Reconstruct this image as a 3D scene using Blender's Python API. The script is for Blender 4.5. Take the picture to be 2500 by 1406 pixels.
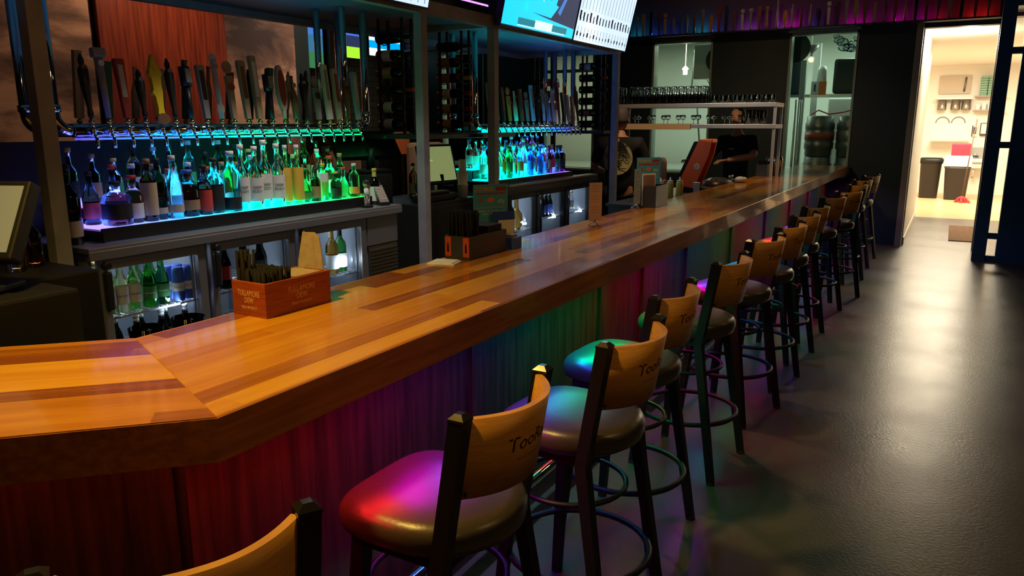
import bpy, bmesh, math, random
from mathutils import Vector as V, Matrix
random.seed(7)
R = math.radians
C = bpy.context.scene.collection
for o in list(bpy.data.objects): bpy.data.objects.remove(o)
# ---------------- camera, world, exposure ----------------
cam_d = bpy.data.cameras.new('camera'); cam = bpy.data.objects.new('camera', cam_d); C.objects.link(cam)
cam.location = (0, 0, 1.65); cam.rotation_euler = (R(90-12.2), 0, R(29.7))
cam_d.sensor_width = 36; cam_d.lens = 36*1850/2500; cam_d.clip_start = .02; cam_d.clip_end = 80
bpy.context.scene.camera = cam
w = bpy.data.worlds.new('world'); bpy.context.scene.world = w; w.use_nodes = True
w.node_tree.nodes['Background'].inputs[0].default_value = (.35,.4,.5,1); w.node_tree.nodes['Background'].inputs[1].default_value = .0
vs = bpy.context.scene.view_settings
vs.view_transform = 'Standard'; vs.look = 'None'; vs.gamma = 1; vs.use_curve_mapping = False; vs.exposure = 0.0
# ---------------- lights of the room, with added fills ----------------
def area(name, loc, energy, col, size=.1, size_y=None, to=(0,0,-1), spread=180):
    l = bpy.data.lights.new(name, 'AREA'); l.energy = energy; l.color = col; l.size = size
    if size_y: l.shape = 'RECTANGLE'; l.size_y = size_y
    l.spread = R(spread); o = bpy.data.objects.new(name, l); C.objects.link(o); o.location = loc
    z_ = -V(to).normalized(); y_ = V((0,1,0)) if abs(z_.y) < .7 else V((0,0,1)); y_ = (y_-z_*y_.dot(z_)).normalized(); x_ = y_.cross(z_)
    o.rotation_euler = Matrix((x_, y_, z_)).transposed().to_euler(); return o
def spot(name, loc, energy, col, to, ang=60, rad=.04, blend=.5):
    l = bpy.data.lights.new(name, 'SPOT'); l.energy = energy; l.color = col; l.spot_size = R(ang); l.spot_blend = blend
    l.shadow_soft_size = rad; o = bpy.data.objects.new(name, l); C.objects.link(o); o.location = loc
    o.rotation_euler = (V(to)-V(loc)).to_track_quat('-Z', 'Y').to_euler(); return o
def point(name, loc, energy, col, rad=.03):
    l = bpy.data.lights.new(name, 'POINT'); l.energy = energy; l.color = col; l.shadow_soft_size = rad
    o = bpy.data.objects.new(name, l); C.objects.link(o); o.location = loc; return o
WARM = (1, .62, .12)
spot('bar_downlight', (-1.85, .95, 2.75), 165, WARM, (-1.55, 1.25, 1.08), 100, .09, .95)
spot('bar_downlight', (-1.85, 4.3, 2.85), 62, (1,.62,.27), (-1.55, 4.3, 1.08), 100, .05, .8)
spot('bar_downlight', (-1.75, 7.8, 2.85), 45, (1,.62,.27), (-1.6, 7.8, 1.08), 100, .05, .8)
spot('room_and_fill_light', (1.9, 2.2, 3.4), 30, (1,.58,.22), (-.6, 2.6, .6), 110, .10, .9)
spot('room_and_fill_light', (1.9, 6.2, 3.4), 16, (1,.58,.22), (-.6, 6.0, .6), 110, .10, .9)
spot('room_and_fill_light', (1.6, -1.2, 3.3), 22, (1,.58,.22), (-1.2, .9, .9), 80, .10, .9)  # added fill for the wing fascia and the nearest stool back
spot('aisle_fill_light', (-2.4, 2.9, 2.9), 85, (.95,.86,.82), (-2.95, 3.0, .9), 80, .08, .8)  # unseen spot added to brighten the near cooler fronts
spot('aisle_fill_light', (-2.4, 6.2, 2.9), 20, (.9,.88,.9), (-2.95, 6.2, .9), 70, .08, .8)  # weaker added spot for the far cooler fronts
spot('mural_light', (-5.0, 4.6, 3.3), 70, (1,.5,.25), (-6.0, 4.2, 2.3), 100, .06, .8)
spot('mural_light', (-5.0, 6.2, 3.3), 60, (1,.6,.4), (-6.0, 6.2, 2.3), 100, .06, .8)
spot('glass_shelf_light', (-2.6, 7.0, 2.9), 70, (1,.72,.4), (-2.6, 8.7, 1.6), 80, .05, .7)  # added spot, brings out the bartender and glints on the glasses
area('kitchen_light', (-3.5, 13.4, 3.1), 50, (.90,1,.88), 2.4, 1.2)
area('kitchen_light', (-1.2, 13.6, 3.1), 26, (.84,1,.88), .8, .8)
area('kitchen_light', (-6.8, 13.4, 3.1), 30, (1,.9,.66), 2.0, 1.2)
point('hall_light', (.05, 13.6, 2.85), 75, (1,.86,.62), .1)
area('hall_light', (.05, 18.2, 2.9), 300, (1,.88,.66), 1.6, 2.0)
# colour changing strip under the lip of the bar: one small source per segment
LED = {'r':(1,.02,.02),'m':(1,0,.75),'p':(.42,.05,1),'b':(.03,.1,1),'c':(0,.65,1),'g':(0,1,.25),'t':(0,1,.7)}
for i, ch in enumerate('r r r m p p b b c t g g g r r r m m p b b c c b g g g r r r r m p b b c g g r r m p b c g r m p b b c g r m'.split()):
    area('bar_strip_light', (-1.30, 1.10+i*.19, .985), .80, LED[ch], .03, .17, (.22,0,-1), 150)
for x,y in ((-1.42,.88),(-1.62,.68),(-1.85,.45)): area('bar_strip_light', (x, y, .985), .22, (1,.10,.02), .1, .1)
# back bar, taps and shelf glows
for i,(y,c) in enumerate([(2.3,'b'),(2.7,'b'),(3.1,'c'),(3.5,'g'),(3.9,'g'),(5.6,'g'),(6.1,'c'),(6.6,'b'),(7.0,'b')]):
    area('tap_strip_light', (-3.24, y, 1.575), .10, LED[c], .01, .3, (-.3,0,-1), 120)
spot('ledge_fill_light', (-2.6, 9.4, 3.8), 13, (1,.62,.3), (-2.4, 11.5, 3.0), 110, .05, .8)  # added warm spot from the front, brightens the ledge handles
for x,c,e in [(-4.42,'c',1.6),(-4.1,'b',1.3),(-3.8,'b',.8),(-3.4,'c',1.7),(-3.2,'b',1.0),(-2.78,'p',.9),(-2.65,'p',1.1),(-2.1,'m',1.6),(-2.25,'p',1.0),(-1.85,'b',.6),(-1.35,'m',1.2),(-1.2,'m',1.2),(-.78,'m',1.3),(-.5,'m',.9),(-.3,'r',.9),(.05,'r',1.6),(.2,'r',1.6)]:
    point('shelf_puck_light', (x, 11.56, 2.985), e*.35, LED[c] if c!='p' else (.5,.1,1), .015)
# ---------------- materials ----------------
MATS = {}
def mat(name, col=(.5,.5,.5), rough=.5, metal=0, emit=None, es=1, trans=0, ior=1.45, coat=0, alpha=1, spec=None):
    if name in MATS: return MATS[name]
    m = bpy.data.materials.new(name); m.use_nodes = True; b = m.node_tree.nodes['Principled BSDF']; I = b.inputs
    I['Base Color'].default_value = (*col,1); I['Roughness'].default_value = rough; I['Metallic'].default_value = metal
    I['Transmission Weight'].default_value = trans; I['IOR'].default_value = ior; I['Coat Weight'].default_value = coat
    I['Coat Roughness'].default_value = .06
    if spec is not None: I['Specular IOR Level'].default_value = spec
    if emit: I['Emission Color'].default_value = (*emit,1); I['Emission Strength'].default_value = es
    MATS[name] = m; return m
def nt(m): return m.node_tree, m.node_tree.nodes['Principled BSDF']
def N(t, typ, **kw):
    n = t.nodes.new(typ)
    for k,v in kw.items():
        if k in ('operation','blend_type','noise_dimensions','wave_type','bands_direction','data_type','gradient_type'): setattr(n,k,v)
        else: n.inputs[k].default_value = v
    return n
def ramp(t, fac, stops):
    r = t.nodes.new('ShaderNodeValToRGB'); e = r.color_ramp.elements
    while len(e) < len(stops): e.new(.5)
    for k,(p,c) in enumerate(stops): e[k].position = p; e[k].color = (*c,1)
    t.links.new(fac, r.inputs[0]); return r.outputs[0]
def noise_rough(m, scale=8, lo=.2, hi=.5, bump=0, bscale=None, stretch=(1,1,1)):
    t,b = nt(m); tc = t.nodes.new('ShaderNodeTexCoord'); mp = N(t,'ShaderNodeMapping'); mp.inputs['Scale'].default_value = stretch
    t.links.new(tc.outputs['Object'], mp.inputs[0]); n = N(t,'ShaderNodeTexNoise',Scale=scale,Detail=5); t.links.new(mp.outputs[0], n.inputs[0])
    r = N(t,'ShaderNodeMapRange'); r.inputs['To Min'].default_value = lo; r.inputs['To Max'].default_value = hi
    t.links.new(n.outputs[0], r.inputs[0]); t.links.new(r.outputs[0], b.inputs['Roughness'])
    if bump:
        n2 = N(t,'ShaderNodeTexNoise',Scale=bscale or scale*8,Detail=6); t.links.new(mp.outputs[0], n2.inputs[0])
        bp = N(t,'ShaderNodeBump',Strength=bump,Distance=.01); t.links.new(n2.outputs[0], bp.inputs['Height']); t.links.new(bp.outputs[0], b.inputs['Normal'])
    return m
def noise_col(m, c1, c2, scale=6, stretch=(1,1,1), lo=.35, hi=.65, detail=6):
    t,b = nt(m); tc = t.nodes.new('ShaderNodeTexCoord'); mp = N(t,'ShaderNodeMapping'); mp.inputs['Scale'].default_value = stretch
    t.links.new(tc.outputs['Object'], mp.inputs[0]); n = N(t,'ShaderNodeTexNoise',Scale=scale,Detail=detail); t.links.new(mp.outputs[0], n.inputs[0])
    t.links.new(ramp(t, n.outputs[0], [(lo,c1),(hi,c2)]), b.inputs['Base Color']); return m
def planks(name, c1, c2, c3, w=.072, L=1.05, rough=.2, coat=.5):
    m = mat(name, c1, rough, coat=coat); t,b = nt(m); tc = t.nodes.new('ShaderNodeTexCoord'); s = N(t,'ShaderNodeSeparateXYZ')
    t.links.new(tc.outputs['Object'], s.inputs[0])
    def M(op, a, bb=None):
        n = t.nodes.new('ShaderNodeMath'); n.operation = op
        for k,v in enumerate((a,bb)):
            if v is None: continue
            if isinstance(v,(int,float)): n.inputs[k].default_value = v
            else: t.links.new(v, n.inputs[k])
        return n.outputs[0]
    row = M('FLOOR', M('DIVIDE', s.outputs[1], w)); wn = t.nodes.new('ShaderNodeTexWhiteNoise'); wn.noise_dimensions = '1D'
    t.links.new(row, wn.inputs['W']); col = M('FLOOR', M('ADD', M('DIVIDE', s.outputs[0], L), M('MULTIPLY', wn.outputs[0], 7.3)))
    wn2 = t.nodes.new('ShaderNodeTexWhiteNoise'); wn2.noise_dimensions = '1D'
    t.links.new(M('ADD', M('MULTIPLY', row, 13.7), M('MULTIPLY', col, 3.11)), wn2.inputs['W'])
    cb = N(t,'ShaderNodeCombineXYZ'); t.links.new(M('ADD', M('MULTIPLY', s.outputs[0], 1.6), M('MULTIPLY', wn2.outputs[0], 40)), cb.inputs[0])
    t.links.new(M('MULTIPLY', s.outputs[1], 22), cb.inputs[1]); t.links.new(s.outputs[2], cb.inputs[2])
    g = N(t,'ShaderNodeTexNoise',Scale=1.6,Detail=8,Roughness=.65); t.links.new(cb.outputs[0], g.inputs[0])
    f = M('ADD', M('MULTIPLY', wn2.outputs[0], .62), M('MULTIPLY', g.outputs[0], .5))
    t.links.new(ramp(t, f, [(.30,c1),(.62,c2),(.98,c3)]), b.inputs['Base Color']); b.inputs['Coat Roughness'].default_value = .09
    n3 = N(t,'ShaderNodeTexNoise',Scale=7,Detail=6); t.links.new(tc.outputs['Object'], n3.inputs[0])
    r = N(t,'ShaderNodeMapRange'); r.inputs['To Min'].default_value = rough-.06; r.inputs['To Max'].default_value = rough+.14
    t.links.new(n3.outputs[0], r.inputs[0]); t.links.new(r.outputs[0], b.inputs['Roughness'])
    bp = N(t,'ShaderNodeBump',Strength=.06,Distance=.003); t.links.new(g.outputs[0], bp.inputs['Height']); t.links.new(bp.outputs[0], b.inputs['Normal'])
    return m
def pane(name, tint=(1,1,1), f=.10):
    m = bpy.data.materials.new(name); m.use_nodes = True; t = m.node_tree; t.nodes.clear()
    o = t.nodes.new('ShaderNodeOutputMaterial'); mx = t.nodes.new('ShaderNodeMixShader'); tr = t.nodes.new('ShaderNodeBsdfTransparent')
    gl = t.nodes.new('ShaderNodeBsdfGlossy'); gl.inputs['Roughness'].default_value = .03; tr.inputs[0].default_value = (*tint,1)
    lw = t.nodes.new('ShaderNodeLayerWeight'); lw.inputs[0].default_value = f; t.links.new(lw.outputs['Fresnel'], mx.inputs[0])
    t.links.new(tr.outputs[0], mx.inputs[1]); t.links.new(gl.outputs[0], mx.inputs[2]); t.links.new(mx.outputs[0], o.inputs[0]); return m
black = mat('black_paint', (.007,.007,.008), .5)
blackm = noise_rough(mat('black_satin', (.02,.02,.02), .4), 5, .3, .5)
rubber = mat('rubber', (.02,.02,.02), .8)
chrome = mat('chrome', (.85,.85,.86), .08, 1)
steel = noise_rough(mat('brushed_steel', (.46,.46,.48), .3, .75), 3, .30, .48, .02, 60, (1,.06,1))
steeld = noise_rough(mat('dark_steel', (.20,.20,.22), .35, 1), 3, .3, .5)
greyp = noise_col(mat('grey_painted_steel', (.30,.30,.33), .5), (.27,.27,.30), (.34,.34,.37), 9)
white = mat('white_plastic', (.8,.8,.78), .4)
paper = mat('paper', (.78,.76,.72), .7)
brown_paper = noise_col(mat('brown_napkin', (.33,.26,.19), .9), (.30,.23,.17), (.38,.30,.22), 40)
clear = mat('clear_glass', (1,1,1), .02, trans=1, ior=1.45)
WOOD = planks('bar_planks', (.24,.062,.004), (.54,.21,.010), (.78,.42,.035))
edgew = noise_col(mat('bar_edge_wood', (.25,.08,.015), .28, coat=.3), (.24,.080,.014), (.38,.14,.026), 3, (20,1.2,20))
diew = noise_col(mat('die_wood', (.2,.06,.03), .4), (.032,.015,.011), (.075,.034,.022), 3, (14,14,.8))
ply = noise_col(mat('plywood', (.60,.31,.07), .48), (.58,.25,.035), (.70,.33,.05), 5, (3,3,30))
navy = noise_rough(mat('dark_wall_paint', (.017,.036,.042), .5), 3, .45, .6)
vinyl = noise_rough(mat('black_vinyl', (.055,.050,.042), .33), 6, .30, .38, .07, 60)
vt,vb = nt(vinyl); vb.inputs['Specular IOR Level'].default_value = .7
# ---------------- geometry helpers ----------------
class B:
    def __init__(s): s.bm = bmesh.new()
    def box(s, x0,x1,y0,y1,z0,z1, bev=0, M=None):
        r = bmesh.ops.create_cube(s.bm, size=1)['verts']
        for v in r: v.co = V(((x0+x1)/2+v.co.x*(x1-x0), (y0+y1)/2+v.co.y*(y1-y0), (z0+z1)/2+v.co.z*(z1-z0)))
        if bev:
            ed = list({e for v in r for e in v.link_edges}); g = bmesh.ops.bevel(s.bm, geom=ed, offset=bev, segments=2, affect='EDGES', profile=.6)
            r = list({v for v in g['verts']} | {v for v in r if v.is_valid})
        if M is not None:
            for v in r: v.co = M @ v.co
        return s
    def cyl(s, p0, p1, r0, r1=None, seg=16, cap=True):
        p0, p1 = V(p0), V(p1); r1 = r0 if r1 is None else r1; d = p1-p0; q = d.to_track_quat('Z','Y').to_matrix()
        a = [s.bm.verts.new(p0+q@V((math.cos(t)*r0, math.sin(t)*r0, 0))) for t in [2*math.pi*k/seg for k in range(seg)]]
        b = [s.bm.verts.new(p1+q@V((math.cos(t)*r1, math.sin(t)*r1, 0))) for t in [2*math.pi*k/seg for k in range(seg)]]
        for k in range(seg): s.bm.faces.new((a[k],a[(k+1)%seg],b[(k+1)%seg],b[k])).smooth = seg > 6
        if cap: s.bm.faces.new(a[::-1]); s.bm.faces.new(b)
        return s
    def lathe(s, prof, c=(0,0,0), seg=16, sx=1, sy=1, sq=0, M=None):
        rings = []; c = V(c)
        for r,z in prof:
            ring = []
            for k in range(seg):
                t = 2*math.pi*(k+.5)/seg; cx, sy_ = math.cos(t), math.sin(t); kk = 1
                if sq: kk = (abs(cx)**sq+abs(sy_)**sq)**(-1/sq)
                p = V((cx*r*kk*sx, sy_*r*kk*sy, z)); p = (M@p if M is not None else p)+c; ring.append(s.bm.verts.new(p))
            rings.append(ring)
        for a,b in zip(rings, rings[1:]):
            for k in range(seg): s.bm.faces.new((a[k],a[(k+1)%seg],b[(k+1)%seg],b[k])).smooth = True
        if prof[0][0] > 0: s.bm.faces.new(rings[0][::-1])
        if prof[-1][0] > 0: s.bm.faces.new(rings[-1])
        return s
    def tube(s, pts, r, seg=10, closed=False, sect=None):
        pts = [V(p) for p in pts]; n = len(pts); rings = []; up = None
        for i,p in enumerate(pts):
            a = pts[(i-1)%n] if (i or closed) else p; b = pts[(i+1)%n] if (i < n-1 or closed) else p
            d = (b-a).normalized(); x = d.cross(V((0,0,1)));  x = x if x.length > .05 else d.cross(V((0,1,0)))
            if up is not None and abs(d.z) > .9: x = up - d*up.dot(d)
            x.normalize(); up = x; y = d.cross(x); rr = r[i] if isinstance(r,(list,tuple)) else r; ring = []
            for k in range(seg):
                t = 2*math.pi*(k+.5)/seg; ring.append(s.bm.verts.new(p+x*math.cos(t)*rr+y*math.sin(t)*rr))
            rings.append(ring)
        for i in range(n if closed else n-1):
            a,b = rings[i], rings[(i+1)%n]
            for k in range(seg): s.bm.faces.new((a[k],a[(k+1)%seg],b[(k+1)%seg],b[k])).smooth = seg > 5
        if not closed: s.bm.faces.new(rings[0][::-1]); s.bm.faces.new(rings[-1])
        return s
    def prism(s, poly, h0, h1, ax='z', M=None):
        f = {'z':lambda a,b,h:V((a,b,h)), 'x':lambda a,b,h:V((h,a,b)), 'y':lambda a,b,h:V((a,h,b))}[ax]
        A = [s.bm.verts.new(f(a,b,h0)) for a,b in poly]; Bq = [s.bm.verts.new(f(a,b,h1)) for a,b in poly]; n = len(poly)
        for k in range(n): s.bm.faces.new((A[k],A[(k+1)%n],Bq[(k+1)%n],Bq[k]))
        s.bm.faces.new(A[::-1]); s.bm.faces.new(Bq)
        if M is not None:
            for v in A+Bq: v.co = M@v.co
        return s
    def ball(s, c, r, sx=1, sy=1, sz=1, seg=14):
        c = V(c); g = bmesh.ops.create_uvsphere(s.bm, u_segments=seg, v_segments=max(6,seg*2//3), radius=r)['verts']
        for v in g: v.co = V((v.co.x*sx, v.co.y*sy, v.co.z*sz))+c
        for v in g:
            for f in v.link_faces: f.smooth = True
        return s
    def xf(s, M):
        for v in s.bm.verts: v.co = M@v.co
        return s
    def obj(s, name, m, parent=None, loc=None, rot=None):
        bmesh.ops.recalc_face_normals(s.bm, faces=s.bm.faces); me = bpy.data.meshes.new(name); s.bm.to_mesh(me); s.bm.free()
        o = bpy.data.objects.new(name, me); C.objects.link(o); me.materials.append(m)
        if parent: o.parent = parent
        if loc is not None: o.location = loc
        if rot is not None: o.rotation_euler = rot
        return o
def tag(o, label, cat, group=None, kind=None):
    if kind != 'structure': o['label'] = label; o['category'] = cat
    if group: o['group'] = group
    if kind: o['kind'] = kind
    return o
def thing(name, label, cat, loc=(0,0,0), rz=0, group=None):
    o = bpy.data.objects.new(name, None); C.objects.link(o); o.location = loc; o.rotation_euler = (0,0,rz); o.empty_display_size = .1
    return tag(o, label, cat, group)
def struct(name, b, m, parent=None):
    o = b.obj(name, m, parent)
    if not parent: o['kind'] = 'structure'
    return o
def dup(root, loc, rz=None, label=None, group=None, m=None):
    r = root.copy(); C.objects.link(r); r.location = loc
    if rz is not None: r.rotation_euler = (root.rotation_euler.x, root.rotation_euler.y, rz)
    if label: r['label'] = label
    if group: r['group'] = group
    for ch in list(root.children):
        c = ch.copy(); C.objects.link(c); c.parent = r
        for g in list(ch.children):
            d = g.copy(); C.objects.link(d); d.parent = c
    return r
def text(name, s, size, m, parent, loc, rot, ext=.0004, align='CENTER', sx=1, bend=None):
    cu = bpy.data.curves.new('t','FONT'); cu.body = s; cu.size = size; cu.align_x = align; cu.align_y = 'CENTER'; cu.extrude = ext
    cu.resolution_u = 3; o = bpy.data.objects.new('t', cu); C.objects.link(o)
    me = bpy.data.meshes.new_from_object(o.evaluated_get(bpy.context.evaluated_depsgraph_get())); bpy.data.objects.remove(o); me.name = name
    for v in me.vertices:
        v.co.x *= sx
        if bend: v.co = V(bend(v.co))
    me.materials.clear(); me.materials.append(m); r = bpy.data.objects.new(name, me); C.objects.link(r); r.parent = parent
    r.location = loc; r.rotation_euler = rot; return r
ORD = ['','first','second','third','fourth','fifth','sixth','seventh','eighth','ninth','tenth','eleventh','twelfth','thirteenth','fourteenth','fifteenth','sixteenth','seventeenth','eighteenth','nineteenth']
TENS = ['','','twenty','thirty','forty','fifty','sixty']
def od(n):
    if n < 20: return ORD[n]
    return (TENS[n//10]+'-'+ORD[n%10]) if n%10 else TENS[n//10][:-1]+'ieth'
def arc(cx, cy, r, a0, a1, n): return [(cx+r*math.cos(R(a0+(a1-a0)*k/n)), cy+r*math.sin(R(a0+(a1-a0)*k/n))) for k in range(n+1)]
# ---------------- room shell ----------------
fl = mat('polished_concrete', (.12,.11,.10), .3)
noise_col(fl, (.060,.052,.042), (.105,.090,.074), 1.3, (1,1,1), .3, .7); noise_rough(fl, 2.0, .22, .40, .12, 70)
struct('floor', B().box(-9,3.2,-3,15.6,-.1,0), fl)
wf = mat('tan_vinyl_floor', (.62,.42,.22), .3)
struct('trim_floor_back', B().box(-9,3.2,15.6,21.6,-.1,.002), wf)
struct('ceiling', B().box(-9,3.2,-3,11.6,4.0,4.1), mat('dark_ceiling',(.02,.02,.022),.9))
mural = mat('sepia_mural', (.5,.35,.25), .6); t,b = nt(mural); tc = t.nodes.new('ShaderNodeTexCoord'); mp = N(t,'ShaderNodeMapping'); mp.inputs['Scale'].default_value = (1,.5,1.6)
t.links.new(tc.outputs['Object'], mp.inputs[0]); n = N(t,'ShaderNodeTexNoise',Scale=1.7,Detail=7,Roughness=.6,Distortion=.4); t.links.new(mp.outputs[0], n.inputs[0])
t.links.new(ramp(t, n.outputs[0], [(.36,(.06,.05,.05)),(.47,(.22,.15,.12)),(.55,(.50,.36,.27)),(.75,(.62,.48,.38))]), b.inputs['Base Color'])
brick = mat('dark_brick', (.2,.15,.12), .8); t,b = nt(brick); tc = t.nodes.new('ShaderNodeTexCoord'); br = t.nodes.new('ShaderNodeTexBrick')
mp = N(t,'ShaderNodeMapping'); mp.inputs['Rotation'].default_value = (0,R(90),R(90)); t.links.new(tc.outputs['Object'], mp.inputs[0]); t.links.new(mp.outputs[0], br.inputs[0])
br.inputs['Color1'].default_value = (.20,.14,.10,1); br.inputs['Color2'].default_value = (.26,.19,.13,1); br.inputs['Mortar'].default_value = (.10,.08,.07,1); br.inputs['Scale'].default_value = 2.2
t.links.new(br.outputs[0], b.inputs['Base Color'])
struct('wall_left', B().box(-9.1,-9,-3,11.7,0,4), brick)
struct('wall_mural', B().box(-6.16,-6.06,-3,6.25,0,4), navy)
for k,(y0,y1) in enumerate([(-1.0,3.84),(5.12,6.02)]): 
    tag(B().box(-6.055,-6.03,y0,y1,1.2,3.9).obj('mural_panel', mural), ['sepia landscape photo mural left of the red curtain panel','sepia landscape photo mural right of the red curtain panel'][k], 'wall art')
redw = noise_col(mat('red_stained_wood', (.25,.05,.03), .35), (.13,.025,.015), (.26,.06,.03), 3, (12,12,.8))
tag(B().box(-6.055,-5.98,3.86,5.10,0,3.9,.004).obj('wood_panel', redw), 'tall red stained wooden wall panel between two sepia murals', 'wall panel')
struct('wall_back', B().box(-9,3.2,-3.1,-3,0,4), navy)
struct('wall_right', B().box(3.2,3.3,-3,21.6,0,4), navy)
# end wall with two kitchen windows, window far left and the doorway
def wall_end():
    b = B(); y0,y1 = 11.7,11.85; TOP = 2.90
    holes = [(-8.15,-7.23,.9,2.9),(-6.06,-5.13,.9,2.78),(-4.16,-3.23,.9,2.88),(-2.14,-1.24,.9,2.90),(-.50,.37,0,2.88)]
    x = -9
    for (a,c,z0,z1) in holes:
        b.box(x,a,y0,y1,0,4)
        if z0>0: b.box(a,c,y0,y1,0,z0)
        b.box(a,c,y0,y1,z1,4); x = c
    return b
wob = B(); wo = wall_end()
wo.box(.37,.40,11.7,11.85,0,4)
struct('wall_end', wo, navy)
ub = noise_rough(mat('upper_wall_paint', (.10,.06,.07), .7), 3,.6,.8)
struct('trim_upper_wall', B().box(-9,3.1,11.66,11.70,2.97,4), ub)
jamb = mat('window_frame', (.32,.42,.36), .4)
gp = pane('window_glass', (.88,.95,.91), .12)
for k,(a,c,z0,z1) in enumerate([(-4.16,-3.23,.9,2.88),(-2.14,-1.24,.9,2.90),(-6.06,-5.13,.9,2.78),(-8.15,-7.23,.9,2.9)]):
    wn = struct('window_%d'%(k+1), B().box(a,a+.03,11.68,11.86,z0,z1).box(c-.03,c,11.68,11.86,z0,z1).box(a,c,11.68,11.86,z1-.03,z1).box(a,c,11.68,11.86,z0,z0+.03), jamb)
    B().box(a+.03,c-.03,11.76,11.77,z0+.03,z1-.03).obj('window_pane', gp, wn)
    if k == 2: B().box(a+.03,c-.03,11.74,11.79,2.48,2.53).obj('window_bar', jamb, wn)
    B().box(a-.02,c+.02,11.66,11.70,z1+.0,z1+.05,.004).obj('window_head', steeld, wn)
# right of the doorway: dark folding partition with slots
part = B()
part.box(.355,.50,10.84,10.95,0,4)
part.box(.60,3.2,10.84,10.95,0,4)
for z in (0,.28,1.37,2.45): part.box(.50,.60,10.85,10.94,z,z+.075)
part.box(.50,.60,10.85,10.94,2.98,4)
bluew = mat('blue_lit_paint', (.030,.095,.20), .45)  # dark blue paint, its colour raised to carry blue light falling on it
struct('wall_partition', part, bluew)
struct('trim_1', B().box(-.55,-.47,11.62,11.69,0,2.95,.004), mat('door_trim',(.30,.27,.22),.45))
# hall and back room
hw = mat('hall_white', (.80,.76,.68), .5)
struct('wall_hall_left', B().box(-.56,-.46,11.86,15.6,0,3.2), hw)
struct('baseboard_left', B().box(-.46,-.445,11.86,15.6,0,.10,.003), mat('base_white',(.72,.66,.55),.4))
struct('wall_hall_right', B().box(1.9,2.0,11.0,21.5,0,3.2), hw)
struct('wall_hall_back', B().box(-3.0,2.0,21.4,21.5,0,3.2), hw)
struct('wall_room_left', B().box(-3.0,-2.9,15.7,21.4,0,3.2), hw)
struct('wall_room_near', B().box(-3.0,-.56,15.6,15.7,0,3.2), hw)
struct('ceiling_hall', B().box(-.56,.40,11.86,15.6,3.0,3.1).box(.40,2.0,11.0,15.6,3.0,3.1), hw)
struct('ceiling_room', B().box(-3.0,2.0,15.6,21.5,3.0,3.1), hw)
# kitchen
kw = mat('kitchen_wall', (.55,.60,.52), .4)
struct('wall_kitchen_back', B().box(-9,-.56,15.0,15.1,0,3.4), kw)
struct('ceiling_kitchen', B().box(-9,-.56,11.85,15.1,3.25,3.35), kw)
# ---------------- the bar ----------------
bar = thing('bar_counter', 'long golden butcher block bar counter with angled near end', 'bar counter', (-1.5,5.5,0))
def inv(o): return Matrix.Translation(-V(o.location))
XF, XB = -1.215, -1.88; Y0F, Y0B = .943, 1.219; YE = 11.66
# top: local X runs along the boards
m = B(); m.prism([(Y0F,-XF),(YE,-XF),(YE,-XB),(Y0B,-XB)], 1.035, 1.08, 'z')
top = m.obj('countertop', WOOD, bar, (-bar.location.x, -bar.location.y, 0), (0,0,R(90)))
bv = top.modifiers.new('bevel','BEVEL'); bv.width = .004; bv.segments = 3
for v in top.data.vertices: pass
d = V((-.7071,-.7071)); n2 = V((-.7071,.7071))
# angled wing: local x along -d direction (rotated 45 deg)
L = 2.4; P = V((XF,Y0F)); Q = V((XB,Y0B)); Mi = Matrix.Rotation(R(-45),2)
pl = [Mi@P, Mi@(P+d*L), Mi@(Q+d*L), Mi@Q]
wing = B().prism([tuple(p) for p in pl], 1.035, 1.08).obj('countertop', WOOD, bar, (-bar.location.x,-bar.location.y,0), (0,0,R(45)))
# apron edge boards
def strip(b, pts, w, z0, z1, side=1):
    pts = [V(p) for p in pts]; off = []
    for i,p in enumerate(pts):
        a = pts[i-1] if i else p; c = pts[i+1] if i < len(pts)-1 else p
        n1 = [(q-r).normalized() for q,r in ((p,a),(c,p)) if (q-r).length>1e-6]; nn = V((0,0))
        for e in n1: nn += V((-e.y,e.x))
        nn.normalize(); k = nn.dot(V((-n1[0].y,n1[0].x))); off.append(p+nn*side*w/k)
    for i in range(len(pts)-1): b.prism([tuple(pts[i]),tuple(pts[i+1]),tuple(off[i+1]),tuple(off[i])], z0, z1)
    return b
fr = [P+d*L, P, V((XF,YE))]
strip(strip(B(), fr, .004, .985, 1.078, -1), fr, .03, .985, 1.034, 1).xf(inv(bar)).obj('edge_board', edgew, bar)
strip(B(), [Q+d*L, Q, V((XB,YE))], .003, .99, 1.078, 1).xf(inv(bar)).obj('edge_board', edgew, bar)
# shift face of edge boards outward is avoided: fascia sits flush with the top
# die wall: panels and trims
XD = -1.47; k = math.tan(R(22.5)); dy = (XF-XD)*k
DP = V((XD, Y0F+dy)); 
dl = [DP+d*L, DP, V((XD,YE))]
strip(B(), dl, .05, .0, 1.035, 1).xf(inv(bar)).obj('front_panel', diew, bar)
tb = B()
strip(tb, [DP+d*L, DP, V((XD,YE))], .018, .90, .985, -1)
strip(tb, [DP+d*L, DP, V((XD,YE))], .018, .0, .14, -1)
for y in (DP.y+.03, 2.30, 3.50, 4.12, 4.95, 6.15, 7.45, 8.7, 9.9, 11.1): tb.box(XD, XD+.018, y-.05, y+.05, .14, .90)
for s_ in (.08,.75,1.5): 
    c = DP+d*s_; tb.box(-.05,.05,0,.018,.14,.90, 0, Matrix.Translation((c.x,c.y,0))@Matrix.Rotation(R(45),4,'Z')@Matrix.Rotation(R(180),4,'Z'))
tb.xf(inv(bar)).obj('panel_trim', diew, bar)
strip(B(), [DP+d*L+V((-.28,.28)), DP+V((-.40,.14)), V((XD-.36,YE))], .05, .0, 1.03, 1).xf(inv(bar)).obj('inner_panel', navy, bar)
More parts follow.
